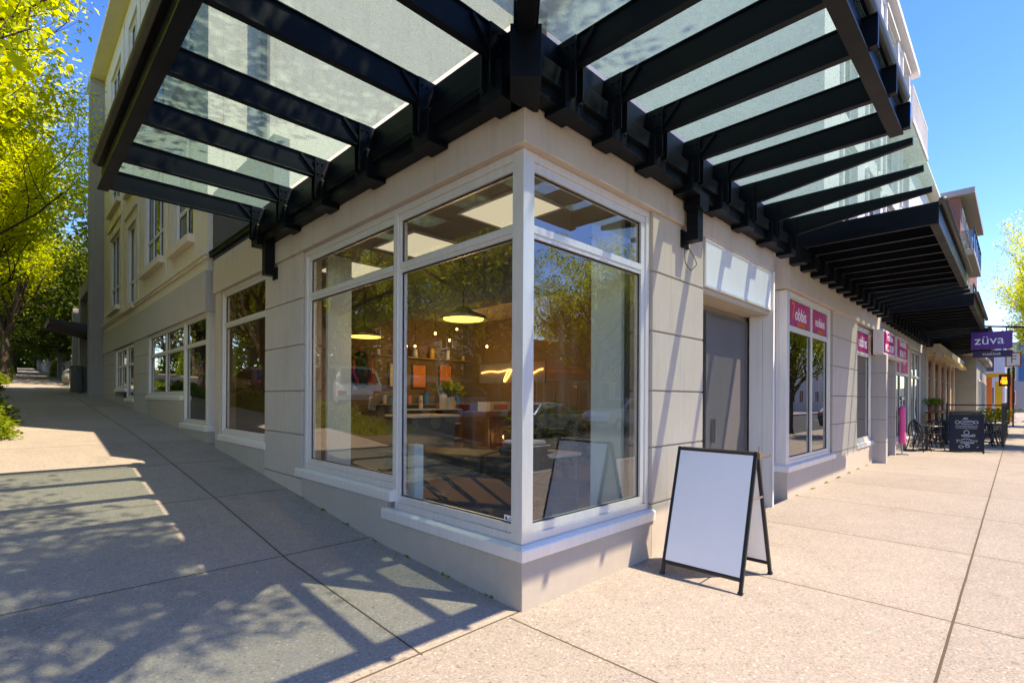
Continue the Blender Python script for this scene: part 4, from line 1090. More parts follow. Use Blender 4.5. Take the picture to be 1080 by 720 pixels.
def tree_meshes(seed, H=9., trunk_h=2.2, trunk_r=.17, spread=.45, upr=.6, nlimb=5, leaf=.10, per=9, mat='leaf_spring', levels=3, l0=None, lean=(0, 0), twig=.5, head=(0, 0), droop=.18):
    """tapered trunk, limbs that fork, twigs, and leaves only along the twigs; returns (trunk, crown) meshes"""
    rnd = random.Random(seed); rn = np.random.default_rng(seed)
    tb = MB(); pts = []; dirs = []
    def branch(p, d, length, r, lev):
        n = 6 if lev < 2 else 4
        poly = [p.copy()]; rs = [r]; q = p.copy(); dd = d.copy()
        for i in range(n):
            dd = (dd + Vector((rnd.gauss(0, .10), rnd.gauss(0, .10), rnd.gauss(0, .05) + upr * .06)) * (1 + .35 * lev)).normalized()
            q = q + dd * length / n; poly.append(q.copy()); rs.append(max(.004, r * (1 - .72 * (i + 1) / n)))
        tb.tube(poly, rs, 9 if lev == 0 else (6 if lev == 1 else 4), cap=False)
        if lev >= levels - 2:
            for i in range(1, len(poly)):
                for k in range(per):
                    o = Vector((rnd.gauss(0, 1), rnd.gauss(0, 1), rnd.gauss(0, .7))) * twig * .26
                    t = rnd.random(); b = poly[i - 1].lerp(poly[i], t) + o
                    pts.append(tuple(b)); v = o.normalized() + dd * .5 + Vector((rnd.gauss(0, .5), rnd.gauss(0, .5), rnd.gauss(0, .35)))
                    dirs.append(tuple(v))
        if lev < levels:
            m = (4, 7, 4, 3)[min(lev, 3)]
            for j in range(m):
                t = rnd.uniform(.12 if lev == 1 else .25, 1.)
                k = min(int(t * n), n - 1); b = poly[k].lerp(poly[k + 1], t * n - k)
                a = rnd.uniform(0, 2 * math.pi); sp = spread * (1.0 + .25 * lev)
                side = Vector((math.cos(a), math.sin(a), 0)); nd = (dd * (1 - .35) + side * sp + Vector((0, 0, upr * .35 * t - (droop if t < .45 else 0)))).normalized()
                branch(b, nd, length * rnd.uniform(.5, .72), rs[k] * .62, lev + 1)
    # trunk
    tp = []; tr = []; p = Vector((0, 0, -.25)); n = 6
    for i in range(n + 1):
        f = i / n
        tp.append(Vector((lean[0] * f * f * trunk_h + rnd.gauss(0, .02), lean[1] * f * f * trunk_h + rnd.gauss(0, .02), -.25 + (trunk_h + .25) * f)))
        tr.append(trunk_r * (1.45 if i == 0 else 1.12 if i == 1 else 1 - .2 * f))
    tb.tube(tp, tr, 12, cap=False)
    for j in range(nlimb):
        a = 2 * math.pi * (j + rnd.uniform(-.3, .3)) / nlimb; s = spread * rnd.uniform(.6, 1.2)
        d = Vector((math.cos(a) * s + lean[0] * .5 + head[0], math.sin(a) * s + lean[1] * .5 + head[1], 1)).normalized()
        branch(tp[-1] - Vector((0, 0, rnd.uniform(0, .35) * trunk_h * .3)), d, (H - trunk_h) * rnd.uniform(.55, .78), trunk_r * .62, 1)
    me = bpy.data.meshes.new('trunk'); me.from_pydata(tb.v, [], tb.f); me.polygons.foreach_set('use_smooth', [True] * len(me.polygons)); me.materials.append(M['bark'])
    cr = leaf_mesh('crown', pts, dirs, leaf, M[mat], rn)
    return me, cr

def tree(kind, x, y, z, rz, label, group, scale=1., name='street_tree', cat='tree'):
    t = thing(name, label, cat, (x, y, z), rz, group); t.scale = (scale, scale, scale)
    for nm, me in zip(('trunk', 'crown'), kind):
        o = bpy.data.objects.new(nm, me); COL.objects.link(o); o.parent = t
    return t
K_up = tree_meshes(7, H=11, trunk_h=2.4, trunk_r=.20, spread=.28, upr=1.0, nlimb=7, leaf=.12, per=14, mat='leaf_spring', lean=(.03, 0), twig=.6, levels=4)
K_up2 = tree_meshes(19, H=10.5, trunk_h=2.3, trunk_r=.19, spread=.30, upr=1.0, nlimb=7, leaf=.12, per=14, mat='leaf_spring', twig=.6, levels=4)
K_sp = tree_meshes(23, H=8.6, trunk_h=1.9, trunk_r=.17, spread=.75, upr=.45, nlimb=7, leaf=.15, per=6, mat='leaf_spring2', twig=.6, levels=4)
K_sh = tree_meshes(31, H=10.6, trunk_h=7.3, trunk_r=.045, spread=.42, upr=.15, nlimb=5, leaf=.10, per=2, mat='leaf_spring2', twig=.30, levels=4, lean=(.16, .14), head=(.80, 1.0), droop=0)
K_s2 = tree_meshes(67, H=9.4, trunk_h=6.0, trunk_r=.085, spread=.62, upr=.2, nlimb=7, leaf=.115, per=2, mat='leaf_spring2', twig=.34, levels=4, lean=(.10, .0), head=(.62, .05), droop=-.1)  # unseen tree, added to break up the canopy's rafter shadows on the pavement
K_nr = tree_meshes(53, H=9.4, trunk_h=1.7, trunk_r=.19, spread=.36, upr=.85, nlimb=7, leaf=.115, per=11, mat='leaf_spring', lean=(-.10, 0), twig=.5, levels=4, droop=.34)
K_dk = tree_meshes(41, H=12, trunk_h=.7, trunk_r=.3, spread=.8, upr=.3, nlimb=9, leaf=.30, per=6, mat='leaf_dark', twig=1.3, levels=4)
GL = 'street trees along the uphill verge'
for i, (x, y, k, rz, s, lb) in enumerate((
        (-4.7, 5.6, K_nr, .4, .95, 'tall spring leaved street tree nearest the corner on the uphill verge'),
        (-4.6, 13.5, K_up2, 2.1, 1.0, 'bright green street tree leaning over the path beside the second shrub'),
        (-4.4, 18, K_nr, 2.6, 1.0, 'bushy low branched street tree between the second and third tall ones'),
        (-4.4, 27.5, K_nr, 5.6, 1.0, 'bushy low branched street tree above the middle of the verge'),
        (-4.1, 22, K_up, 3.6, 1.0, 'yellow green street tree midway up the hill'),
        (-2.62, 35, K_up2, 1.0, 1.05, 'street tree with thick bare trunk at the edge of the path'),
        (-2.15, 60, K_up, 5.0, 1.1, 'street tree with slim trunk beyond the thick trunked one'),
        (-3.4, 47, K_up2, 4.0, 1.0, 'street tree half hidden behind the thick trunked one'),
        (-3.2, 80, K_up, 2.0, 1.0, 'farthest street tree up the hill'))):
    tree(k, x, y, g(y), rz, lb, GL, s)
GR = 'street trees along the main street kerb'
for x, y, k, rz, s, lb in (
        (-1.25, -3.9, K_sh, 0.0, 1.0, 'leaning street tree at the corner kerb whose shade dapples the pavement'),
        (-3.45, 1.0, K_s2, 0.0, 1.0, 'slender leaning tree added out of view to dapple the uphill pavement'),
        (22.0, -4.5, K_up2, .8, .62, 'bright street tree beside the kerb level with the purple sign'),
        (30.0, -4.3, K_up, 2.2, .72, 'street tree on the main kerb beyond the purple sign'),
        (41, -4.3, K_up2, 4.1, .8, 'farthest street tree on the main kerb')):
    tree(k, x, y, 0, rz, lb, GR, s)
for x, y, k, rz, s, lb in (
        (21.8, -15.0, K_sp, .5, 1.22, 'tall olive street tree across the main street in front of the red awning shop'),
        (25.6, -15.0, K_sp, 2.5, 1.05, 'olive street tree across the main street, right of the tallest one'),
        (35, -15.3, K_sp, 3.9, 1.0, 'olive street tree across the main street by the white building'),
        (29.5, -15.2, K_up2, 1.9, .8, 'narrow bright street tree across the main street between the olive ones')):
    tree(k, x, y, 0, rz, lb, 'trees across the main street', s)
for x, y, k, rz, s, lb in (
        (-13.9, 4.5, K_sp, .2, 1.1, 'wide olive tree across the uphill street, nearest the junction'),
        (-13.6, 10.5, K_sp, 4.2, 1.15, 'wide olive tree across the uphill street, second from the junction'),
        (-14.1, 16.5, K_nr, 1.2, 1.1, 'bright bushy tree across the uphill street, before the grey house'),
        (-13.8, 23, K_sp, 3.2, 1.15, 'olive tree across the uphill street beside the grey house'),
        (-14, 31, K_nr, 5.2, 1.2, 'bright bushy tree across the uphill street, before the brick house'),
        (-14, 40, K_sp, 2.2, 1.2, 'olive tree across the uphill street above the brick house'),
        (-13.6, 49, K_nr, .7, 1.3, 'bright bushy tree high across the uphill street, first past the houses'),
        (-13.4, 58, K_nr, 2.9, 1.3, 'bright bushy tree high across the uphill street, second past the houses'),
        (-13.6, 69, K_nr, 4.4, 1.4, 'bright bushy tree high across the uphill street, third past the houses'),
        (-13.4, 82, K_nr, 1.9, 1.5, 'bright bushy tree farthest up across the uphill street')):
    tree(k, x, y, g(y), rz, lb, 'trees across the uphill street', s)
for x, y, rz, s, lb in ((2.6, 44, .3, .9, 'dense dark evergreen behind the uphill garden wall'), (1.9, 58, 2., 1.0, 'second dense dark evergreen farther up the hill'), (5.5, 36, 4., 1.0, 'tall dark evergreen rising behind the concrete portal'), (2.0, 76, 1., 1.1, 'dark evergreen at the top of the hill'), (-6.5, 96, 3., 1.2, 'dark evergreen closing the view up the street'), (.8, 98, 5., 1.2, 'dark evergreen at the far end of the path, right of the vanishing point'), (-2.5, 118, 0., 1.3, 'farthest dark evergreen closing the path')):
    tree(K_dk, x, y, g(y) - .3, rz, lb, 'dark evergreens up the hill', s, 'evergreen_tree')

def shrub(x, y, z, rx, ry, rz_, label, mat='leaf_mid', n=2200, leaf=.075, group='shrubs along the uphill verge', seed=0, name='shrub', cat='shrub'):
    rn = np.random.default_rng(seed + 100); u = rn.normal(size=(n, 3)); u /= np.linalg.norm(u, axis=1, keepdims=True); u[:, 2] = np.abs(u[:, 2]) * 1.15 - .12
    rad = rn.uniform(.45, 1., (n, 1)) ** .5 * (1 + .22 * np.sin(u[:, :1] * 5 + seed) * np.cos(u[:, 1:2] * 6 + seed) + .10 * rn.normal(size=(n, 1)))
    p = u * rad * np.array([rx, ry, rz_]); p[:, 2] = np.maximum(p[:, 2], .01)
    t = thing(name, label, cat, (x, y, z), 0, group)
    o = bpy.data.objects.new('foliage', leaf_mesh('foliage', p, u + rn.normal(size=(n, 3)) * .6 + [0, 0, .5], leaf, M[mat], rn)); COL.objects.link(o); o.parent = t
    k = MB(); rr = random.Random(seed)
    for i in range(7): k.tube([(rr.gauss(0, .05), rr.gauss(0, .05), -.05), (rr.gauss(0, rx * .4), rr.gauss(0, ry * .4), rz_ * .75)], [.015, .006], 5)
    part('stem', k, M['bark'], t, local=True)
    return t
for i, (x, y, rx, ry, h, lb) in enumerate(((-3.12, 9.9, .62, .9, .48, 'bright green shrub at the left edge of the pavement, nearest the corner'), (-3.1, 12.0, .62, 1.1, .62, 'bright green shrub second from the corner'),
        (-3.35, 16.5, .6, 1.0, .5, 'low green shrub under the second street tree'), (-3.3, 26, .6, 1.6, .45, 'low green shrub halfway up the verge'), (-2.95, 33, .45, 1.4, .5, 'low green shrub before the thick trunked tree'), (-2.9, 40, .5, 2.0, .9, 'rounded shrub beyond the thick trunked tree'), (-2.75, 50, .6, 2.5, 1.2, 'tall rounded shrub far up the verge'))):
    shrub(x, y, g(y), rx, ry, h, lb, seed=i, n=3600 if i < 2 else 1500, leaf=.085 if i < 2 else .12)
for i, (x, y, rx, ry, h, lb, mt_) in enumerate(((.9, 31.5, .7, 1.2, 1.9, 'leafy bush spilling over the garden gate pillars', 'leaf_mid'), (.7, 36, .6, 1.2, 2.6, 'reddish flowering bush beyond the gate pillars', 'leaf_red'), (1.0, 42, .8, 1.4, 2.4, 'dark clipped bush behind the garden wall', 'leaf_dark'), (.3, 50, .5, 2, 1.4, 'small dark bush by the upper garden wall', 'leaf_dark'))):
    shrub(x, y, g(y) + (.0), rx, ry, h, lb, mt_, seed=20 + i, n=2000, leaf=.16, group='bushes in the uphill gardens')
for i, (x, y, r_, h, lb) in enumerate(((-4.5, 104, 2.6, 6, 'broad leafy bush closing the far end of the path, left of it'), (-.5, 106, 2.2, 5, 'broad leafy bush closing the far end of the path, right of it'), (-2.6, 128, 4.0, 8, 'tall green bush at the very end of the uphill path'))):
    shrub(x, y, g(y) - .3, r_, r_, h, lb, seed=60 + i, n=2600, leaf=.6, group='bushes closing the uphill path')
# hedge across the uphill street, seen mirrored in the shop glass
for i in range(5):
    shrub(-15.9, 4 + i * 5.2, g(4 + i * 5.2), .9, 2.9, 2.9, ('hedge clump nearest the junction across the uphill street', 'second hedge clump across the uphill street', 'third hedge clump across the uphill street', 'fourth hedge clump across the uphill street', 'farthest hedge clump across the uphill street')[i], n=3200, leaf=.22, seed=40 + i, group='hedge across the uphill street')
for i in range(6):
    y = 34 + i * 11
    shrub(-15.4, y, g(y) - .1, 1.6, 6.2, 4.6, ('tall hedge across the uphill street beside the brick house', 'tall hedge across the uphill street just past the brick house', 'tall hedge third past the brick house', 'tall hedge fourth past the brick house', 'tall hedge near the top of the uphill street', 'tall hedge at the top of the uphill street')[i], n=3000, leaf=.4, seed=80 + i, group='tall hedges up the far side of the street')
# grass on the verge and the lawn opposite (uncountable)
def grass(name, x0, x1, y0, y1, n, h, seed):
    rn = np.random.default_rng(seed); y = rn.uniform(y0, y1, n); y = y0 + (y - y0) ** 1.0
    zz = np.interp(y, [a for a, _ in _GY], [b for _, b in _GY]) + .01
    p = np.stack([rn.uniform(x0, x1, n), y, zz], 1); d = rn.normal(size=(n, 3)) * .45; d[:, 2] = 1
    o = bpy.data.objects.new(name, leaf_mesh(name, p, d, h, M['grass'], rn, 0, .22)); COL.objects.link(o); o['kind'] = 'stuff'
grass('grass', -4.62, -2.80, 7.6, 30, 28000, .13, 1); grass('grass', -4.62, -2.80, 30, 100, 16000, .22, 2)
grass('grass', -20, -15.5, 0, 45, 14000, .2, 3)
# weeds in the wall joint
def weeds(x0, y0, x1, y1, n, label, seed):
    rn = np.random.default_rng(seed); t = rn.uniform(0, 1, n); cl = np.round(t * 6) / 6 + rn.normal(0, .012, n); cl = np.clip(cl, 0, 1)
    p = np.stack([x0 + (x1 - x0) * cl, y0 + (y1 - y0) * cl - 0.0, np.interp(y0 + (y1 - y0) * cl, [a for a, _ in _GY], [b for _, b in _GY]) + .002], 1)
    d = rn.normal(size=(n, 3)); d[:, 2] = np.abs(d[:, 2]) * .6 + .2
    o = bpy.data.objects.new('weeds', leaf_mesh('weeds', p, d, .03, M['leaf_mid'], rn, .1, .6)); COL.objects.link(o); o['kind'] = 'stuff'
weeds(6.2, -.012, 11.4, -.012, 160, '', 4); weeds(-.012, .3, -.012, 3.7, 60, '', 5)
rn = np.random.default_rng(9)
lt = np.concatenate([np.stack([rn.uniform(-1.4, -.02, 70), rn.uniform(.6, 9, 70)], 1), np.stack([-.02 - np.abs(rn.normal(0, .05, 90)), rn.uniform(.2, 7, 90)], 1)])
p = np.stack([lt[:, 0], lt[:, 1], np.interp(lt[:, 1], [a for a, _ in _GY], [b for _, b in _GY]) + .006], 1); d = rn.normal(size=(160, 3)); d[:, 2] = .12
M['litter_leaf'] = leafmat('fallen_leaves', (.40, .27, .06), (.55, .42, .14), .2)
o = bpy.data.objects.new('leaf_litter', leaf_mesh('leaf_litter', p, d, .026, M['litter_leaf'], rn, 0, .6)); COL.objects.link(o); o['kind'] = 'stuff'
# indoor plants
def pot_plant(x, y, z, h, label, pot='ceramic', n=160, leaf=.2, r=.12):
    t = thing('potted_plant', label, 'plant', (x, y, z), 0, 'potted plants')
    k = MB(); k.lathe([(r * .7, 0), (r, .9 * r * 2), (r, r * 2), (r * .85, r * 2), (r * .8, r * 1.8)], 0, 0, 18); part('pot', k, M[pot], t, local=True, smooth=False)
    rn = np.random.default_rng(int(x * 100)); pp = np.stack([rn.normal(0, r * .9, n), rn.normal(0, r * .9, n), rn.uniform(2 * r, h * .85, n)], 1); dd = pp * [3, 3, .3] + rn.normal(size=(n, 3)) * .3 + [0, 0, .5]
    o = bpy.data.objects.new('foliage', leaf_mesh('foliage', pp, dd, leaf, M['leaf_mid'], rn, .35, .4)); COL.objects.link(o); o.parent = t
    k = MB()
    for i in range(4): k.tube([(0, 0, r), (.04 * math.cos(i * 1.6), .04 * math.sin(i * 1.6), h * .8)], .008, 5)
    part('stem', k, M['bark'], t, local=True)
pot_plant(4.22, 6.25, 1.276, .55, 'small potted plant on the shelf unit in the corner shop')
pot_plant(2.75, 2.35, ZF, 1.35, 'tall leafy potted plant behind the white side table', 'black_frame', 260, .28, .17)
pot_plant(3.6, 2.4, ZF, 1.15, 'leafy potted plant in the depth of the street side window', 'terracotta', 220, .26, .16)
pot_plant(21.0, -.25, 1.09, .5, 'small potted plant on the café counter, nearer one', 'terracotta', 120, .14, .1)
pot_plant(22.6, -.25, 1.09, .5, 'small potted plant on the café counter, farther one', 'terracotta', 120, .14, .1)
pot_plant(26.8, -1.8, 0, 1.3, 'leafy planter at the far end of the café railing', 'stone', 300, .22, .28)

# ------------------------------------------------------------------ cars
def car(paint, x, y, z, rz, label, group, suv=False):
    t = thing('parked_car', label, 'car', (x, y, z), rz, group)
    H = 1.0 if not suv else 1.12
    prof = [(-2.15, .35), (-2.2, .62), (-2.12, .88 * H), (-1.55, .95 * H), (-1.0, 1.38 * H), (-.2, 1.47 * H), (.45, 1.42 * H), (1.05, .98 * H), (1.85, .86 * H), (2.15, .66), (2.18, .35)]
    if suv: prof = [(-2.15, .4), (-2.2, .7), (-2.16, 1.05), (-1.95, 1.62), (-1.2, 1.70), (.1, 1.66), (.85, 1.12), (1.85, 1.0), (2.15, .78), (2.18, .4)]
    def rings(prof, ws):
        k = MB(); n = len(prof); vs = []
        for s, f in ws:
            for (px, pz) in prof:
                vs.append((px, s, pz if f == 1 else .35 + (pz - .35) * f))
        m = len(ws)
        fs = [(j * n + i, j * n + (i + 1) % n, (j + 1) * n + (i + 1) % n, (j + 1) * n + i) for j in range(m - 1) for i in range(n)]
        fs += [tuple(range(n))[::-1], tuple(range((m - 1) * n, m * n))]
        return k.add(vs, fs)
    def w(y, px, pz): return y
    k = MB(); n = len(prof); vs = []
    for s in (-1, -.93, .93, 1):
        for px, pz in prof:
            tuck = .87 - (.17 if pz > 1.2 * H and not suv else .13 if pz > 1.3 else 0)
            yy = (tuck - (.05 if abs(s) == 1 else 0) * 0) * (1 if s > 0 else -1)
            q = 1 if abs(s) == 1 else 1
            yy = math.copysign(tuck if abs(s) == 1 else tuck - .08, s)
            zz = pz if abs(s) < 1 else .35 + (pz - .35) * .955
            vs.append((px, yy, zz))
    fs = [(j * n + i, j * n + (i + 1) % n, (j + 1) * n + (i + 1) % n, (j + 1) * n + i) for j in range(3) for i in range(n)]
    fs += [tuple(range(n))[::-1], tuple(range(3 * n, 4 * n))]
    k.add(vs, fs)
    part('body', k, M[paint], t, local=True, bevel=.03)
    gl = MB(); z0, z1 = (.98 * H, 1.33 * H) if not suv else (1.12, 1.56)
    for s in (-1, 1):
        yb, yt = .875 * s, (.715 if not suv else .755) * s
        a, b, c, d = ((-1.35, -.98, .30, .80) if not suv else (-1.95, -1.8, .0, .62))
        gl.add([(a, yb, z0), (d, yb, z0), (c, yt, z1), (b, yt, z1), (a, yb - .02 * s, z0), (d, yb - .02 * s, z0), (c, yt - .02 * s, z1), (b, yt - .02 * s, z1)], [(0, 1, 2, 3), (7, 6, 5, 4), (0, 4, 5, 1), (1, 5, 6, 2), (2, 6, 7, 3), (3, 7, 4, 0)])
    fx0, fx1 = (1.03, .50) if not suv else (.84, .16)
    gl.add([(fx0, -.72, z0 + .02), (fx0, .72, z0 + .02), (fx1, .62, z1 + .03), (fx1, -.62, z1 + .03), (fx0 + .03, -.72, z0 + .03), (fx0 + .03, .72, z0 + .03), (fx1 + .03, .62, z1 + .05), (fx1 + .03, -.62, z1 + .05)], [(0, 1, 2, 3), (7, 6, 5, 4), (0, 4, 5, 1), (1, 5, 6, 2), (2, 6, 7, 3), (3, 7, 4, 0)])
    rx0, rx1 = (-1.52, -1.03) if not suv else (-2.17, -1.98)
    gl.add([(rx0, -.70, z0), (rx0, .70, z0), (rx1, .6, z1 + .02), (rx1, -.6, z1 + .02), (rx0 - .03, -.70, z0 + .01), (rx0 - .03, .70, z0 + .01), (rx1 - .03, .6, z1 + .04), (rx1 - .03, -.6, z1 + .04)], [(0, 1, 2, 3), (7, 6, 5, 4), (0, 4, 5, 1), (1, 5, 6, 2), (2, 6, 7, 3), (3, 7, 4, 0)])
    part('window', gl, M['car_glass'], t, local=True)
    for px in (-1.35, 1.35):
        for s in (-1, 1):
            k = MB(); k.prism([(px + .34 * math.cos(2 * math.pi * i / 20), .34 + .34 * math.sin(2 * math.pi * i / 20)) for i in range(20)], 1, .70 * s, .90 * s)
            wo = part('wheel', k, M['tyre'], t, local=True, bevel=.02)
            k = MB(); k.prism([(px + .21 * math.cos(2 * math.pi * i / 16), .34 + .21 * math.sin(2 * math.pi * i / 16)) for i in range(16)], 1, .895 * s, .915 * s); part('rim', k, M['chrome'], wo, local=True)
    for s in (-1, 1):
        k = MB().box(2.10, 2.20, .50 * s, .82 * s, .62, .76); part('headlight', k, M['lamp_white'], t, local=True)
        k = MB().box(-2.21, -2.10, .52 * s, .82 * s, .68, .84); part('tail_light', k, M['lamp_red'], t, local=True)
    k = MB(); k.box(2.14, 2.24, -.8, .8, .36, .52); k.box(-2.25, -2.14, -.8, .8, .36, .52); part('bumper', k, M['black_frame'], t, local=True, bevel=.02)
    return t
GC = 'cars parked along the uphill street'
for x, y, p, rz, lb, sv in ((-6.0, 9.5, 'car_silver', 90, 'silver hatchback parked beside the uphill verge nearest the corner', False), (-6.0, 16, 'car_white', 90, 'white tall car parked second along the uphill verge', True), (-6.0, 23.5, 'car_red', 90, 'dark red car parked along the uphill verge', False), (-11.3, 11, 'car_black', -90, 'black tall car parked across the uphill street', True), (-11.3, 19, 'car_blue', -90, 'blue car parked across the uphill street', False)):
    c = car(p, x, y, g(y) - .128, R(rz), lb, GC, sv); c.rotation_euler = (0, -math.atan(.06) * (1 if rz > 0 else -1), R(rz))
GM = 'cars on the main street'
for x, y, p, rz, lb, sv in ((14, -12.4, 'car_silver', 180, 'silver car parked across the main street before the red awning', False), (20.5, -12.4, 'car_white', 180, 'white tall car parked across the main street', True), (27.5, -12.4, 'car_blue', 180, 'blue car parked across the main street', False),
        (36, -5.5, 'car_black', 0, 'black car parked at the main street kerb beyond the café', False), (46, -5.5, 'car_silver', 0, 'silver car parked at the kerb far down the street', False)):
    car(p, x, y, -.133, R(rz), lb, GM, sv)

# ------------------------------------------------------------------ other buildings
def house(name, label, x0, x1, y0, y1, h, mat, face, wins, zb=0., trim='upframe', par=.3, group=None, cat='building', name_=None):
    """face: list of (T, s0, s1) facades to give a grid of windows"""
    b = thing(name, label, cat, ((x0 + x1) / 2, (y0 + y1) / 2, zb), 0, group)
    part('wall', MB().box(x0, x1, y0, y1, zb - .5, zb + h), M[mat], b, bevel=.01)
    k = MB(); k.box(x0 - par, x1 + par, y0 - par, y1 + par, zb + h + .001, zb + h + .3); part('roof', k, M['grey_fin'], b, bevel=.01)
    for T, s0, s1 in face:
        n, rows, ww, wh, z0, dz = wins
        for r in range(rows):
            for i in range(n):
                c = s0 + (s1 - s0) * (i + .5) / n
                f = MB(T); z = zb + z0 + r * dz; a, bb = c - ww / 2, c + ww / 2
                f.box(a - .08, bb + .08, .001, .06, z - .1, z); f.box(a - .08, bb + .08, .001, .05, z + wh, z + wh + .08); f.box(a - .08, a, .001, .05, z, z + wh); f.box(bb, bb + .08, .001, .05, z, z + wh); f.box(c - .03, c + .03, .001, .04, z, z + wh)
                fo = part('window', f, M[trim], b); part('pane', MB(T).box(a, bb, .004, .02, z, z + wh), M['glass_far'], fo)
    return b
TN = lambda y0: (lambda s, d, z: (s, y0 + d, z))      # faces north, into the main street from across it
TE = lambda x0: (lambda s, d, z: (x0 + d, s, z))      # faces east, into the uphill street from across it
aw = house('shop_building', 'low shop building with red awning and orange roof trim across the main street', 18.5, 36, -30, -19.2, 4.9, 'siding', [(TN(-19.2), 19, 35.5)], (6, 1, 2.0, 2.0, .7, 3))
k = MB(TN(-19.2)); k.box(18.2, 36.3, .301, .5, 4.75, 5.2); part('trim', k, M['orange_trim'], aw)
k = MB(TN(-19.2)); k.add([(19.2, .06, 4.2), (28.2, .06, 4.2), (28.2, 1.5, 3.2), (19.2, 1.5, 3.2), (19.2, .06, 4.14), (28.2, .06, 4.14), (28.2, 1.5, 3.0), (19.2, 1.5, 3.0)], [(0, 1, 2, 3), (7, 6, 5, 4), (0, 4, 5, 1), (1, 5, 6, 2), (2, 6, 7, 3), (3, 7, 4, 0)]); part('awning', k, M['red_awning'], aw)
house('brick_shop', 'two storey brick shop across the main street', 1, 15, -31, -19.5, 6.6, 'brick', [(TN(-19.5), 1.5, 14.5)], (5, 2, 1.6, 1.5, 1., 3.0))
house('white_shop', 'white three storey building far across the main street', 39, 60, -34, -19.5, 9.5, 'white_render', [(TN(-19.5), 40, 59)], (7, 3, 1.5, 1.5, 1., 3.0))
hw = house('cream_house', 'cream house with pale trim across the uphill street', -32, -21, 4, 15, 6.2, 'cream', [(TE(-21), 4.5, 14.5)], (4, 2, 1.3, 1.5, 1.0, 2.9), zb=.5, group='houses across the uphill street')
house('grey_house', 'grey sided house across the uphill street', -33, -21, 19, 30, 6.4, 'siding', [(TE(-21), 19.5, 29.5)], (4, 2, 1.3, 1.5, 1.0, 2.9), zb=1.4, group='houses across the uphill street')
house('brick_house', 'brick house highest across the uphill street', -33, -21, 34, 46, 6.8, 'brick', [(TE(-21), 34.5, 45.5)], (4, 2, 1.3, 1.5, 1.0, 2.9), zb=2.3, group='houses across the uphill street')
house('end_house', 'white house at the top of the uphill street', -16, -6, 110, 120, 6.5, 'white_render', [(TR(110), -15.5, -6.5)], (3, 2, 1.3, 1.5, 1.0, 2.9), zb=5.8)

# brick building with balconies beyond the white wing
bb = thing('balcony_building', 'red brick apartment building with overhanging roof and stacked balconies', 'building', (38, 5, 0))
part('wall', MB().box(31.2, 46, -.40, 10, 3.9, 11.7), M['brick'], bb)
part('roof', MB().box(30.9, 40, -.95, 10.3, 11.7, 12.0), M['grey_panel'], bb, bevel=.02)
for z in (8.8, 6.0, 3.9):
    o = part('balcony', MB().box(31.4, 38, -.92, -.402, z, z + .26), M['grey_panel'], bb, bevel=.01)
    k = MB(); k.box(31.45, 37.95, -.90, -.88, z + .3, z + 1.25); k.box(31.45, 31.47, -.88, -.41, z + .3, z + 1.25); part('glass_rail', k, M['glass_far'], o)
    k = MB()
    for i in range(6): k.box(31.44 + i * 1.29, 31.48 + i * 1.29, -.92, -.875, z + .261, z + 1.3)
    k.box(31.4, 38, -.93, -.87, z + 1.3, z + 1.34); part('handrail', k, M['steel_far'], o)
for z in (9.5, 6.8, 4.6):
    for s in (32.2, 35.2): win(bb, TR(-.40), s, s + 1.8, z, z + 1.9, vs=(s + .9,), d0=.03, gm=M['glass_far'], fm=M['upframe'])
# café building
cf = thing('cafe_building', 'café front with cream piers, dark openings and a yellow edged cream fascia', 'building', (28, 3, 0))
k = MB(R0)
for x in (21.95, 24.2, 26.6, 29.0, 31.4, 33.6): k.box(x, x + .32, -.3, .05, -.1, 3.3)
k.box(21.95, 34, -.3, 0, -.1, .5)
part('pier', k, M['cream'], cf, bevel=.01)
k = MB(R0); k.box(21.92, 34, -.2, .42, 3.302, 3.62); k.box(21.92, 34, .30, .5, 3.15, 3.30); part('fascia', k, M['cream'], cf, bevel=.01)
part('fascia_edge', MB(R0).box(21.92, 34, .501, .53, 3.13, 3.24), M['yellow'], cf)
part('back_wall', MB().box(21.95, 34, 3, 3.1, -.1, 3.3), M['wood_dark'], cf); part('roof', MB().box(21.95, 46, .3, 10, 3.63, 3.85), M['grey_fin'], cf); part('floor', MB().box(21.95, 34, .3, 3, -.05, .03), M['wood_floor'], cf)
for a, b in ((22.3, 24.15), (24.55, 26.55), (26.95, 28.95), (29.35, 31.35), (31.75, 33.55)):
    win(cf, R0, a, b, .52, 3.12, vs=((a + b) / 2,), hs=(2.4,), fm=M['car_red'], fw=.09)
for i, x in enumerate((23.2, 25.5, 27.9)):
    t = thing('hanging_bulb', ('warm lamp in the nearest café opening', 'warm lamp in the second café opening', 'warm lamp in the third café opening')[i], 'light bulb', (x, .9, 2.4), group='warm lamps in the café')
    part('bulb', MB().blob((x, .9, 2.4), .09, .09, .11), M['bulb_glow'], t); k = MB(); k.tube([(x, .9, 2.5), (x, .9, 3.62)], .01, 5); part('cord', k, M['gasket'], t)
street_canopy(20.9, 30, 'farthest black steel canopy over the café front', z=-.02, n=13)
gs = house('siding_shop', 'grey sided shop standing forward beyond the café', 34.2, 46, -.9, 8, 3.85, 'siding', [(TR(-.9), 35, 45.5)], (4, 1, 1.7, 1.9, .7, 3))
yd = thing('yellow_gate', 'yellow and orange painted door frame beyond the grey sided shop', 'gate', (48, -1.5, 0))
k = MB(); k.box(47.9, 48.1, -1.15, -.85, 0, 3.2); k.box(47.9, 48.1, -2.2, -1.95, 0, 3.2); part('post', k, M['orange_trim'], yd); part('panel', MB().box(47.95, 48.05, -1.70, -1.30, 0, 2.9), M['yellow'], yd); part('lintel', MB().box(47.88, 48.12, -2.2, -.85, 3.2, 3.5), M['yellow'], yd)
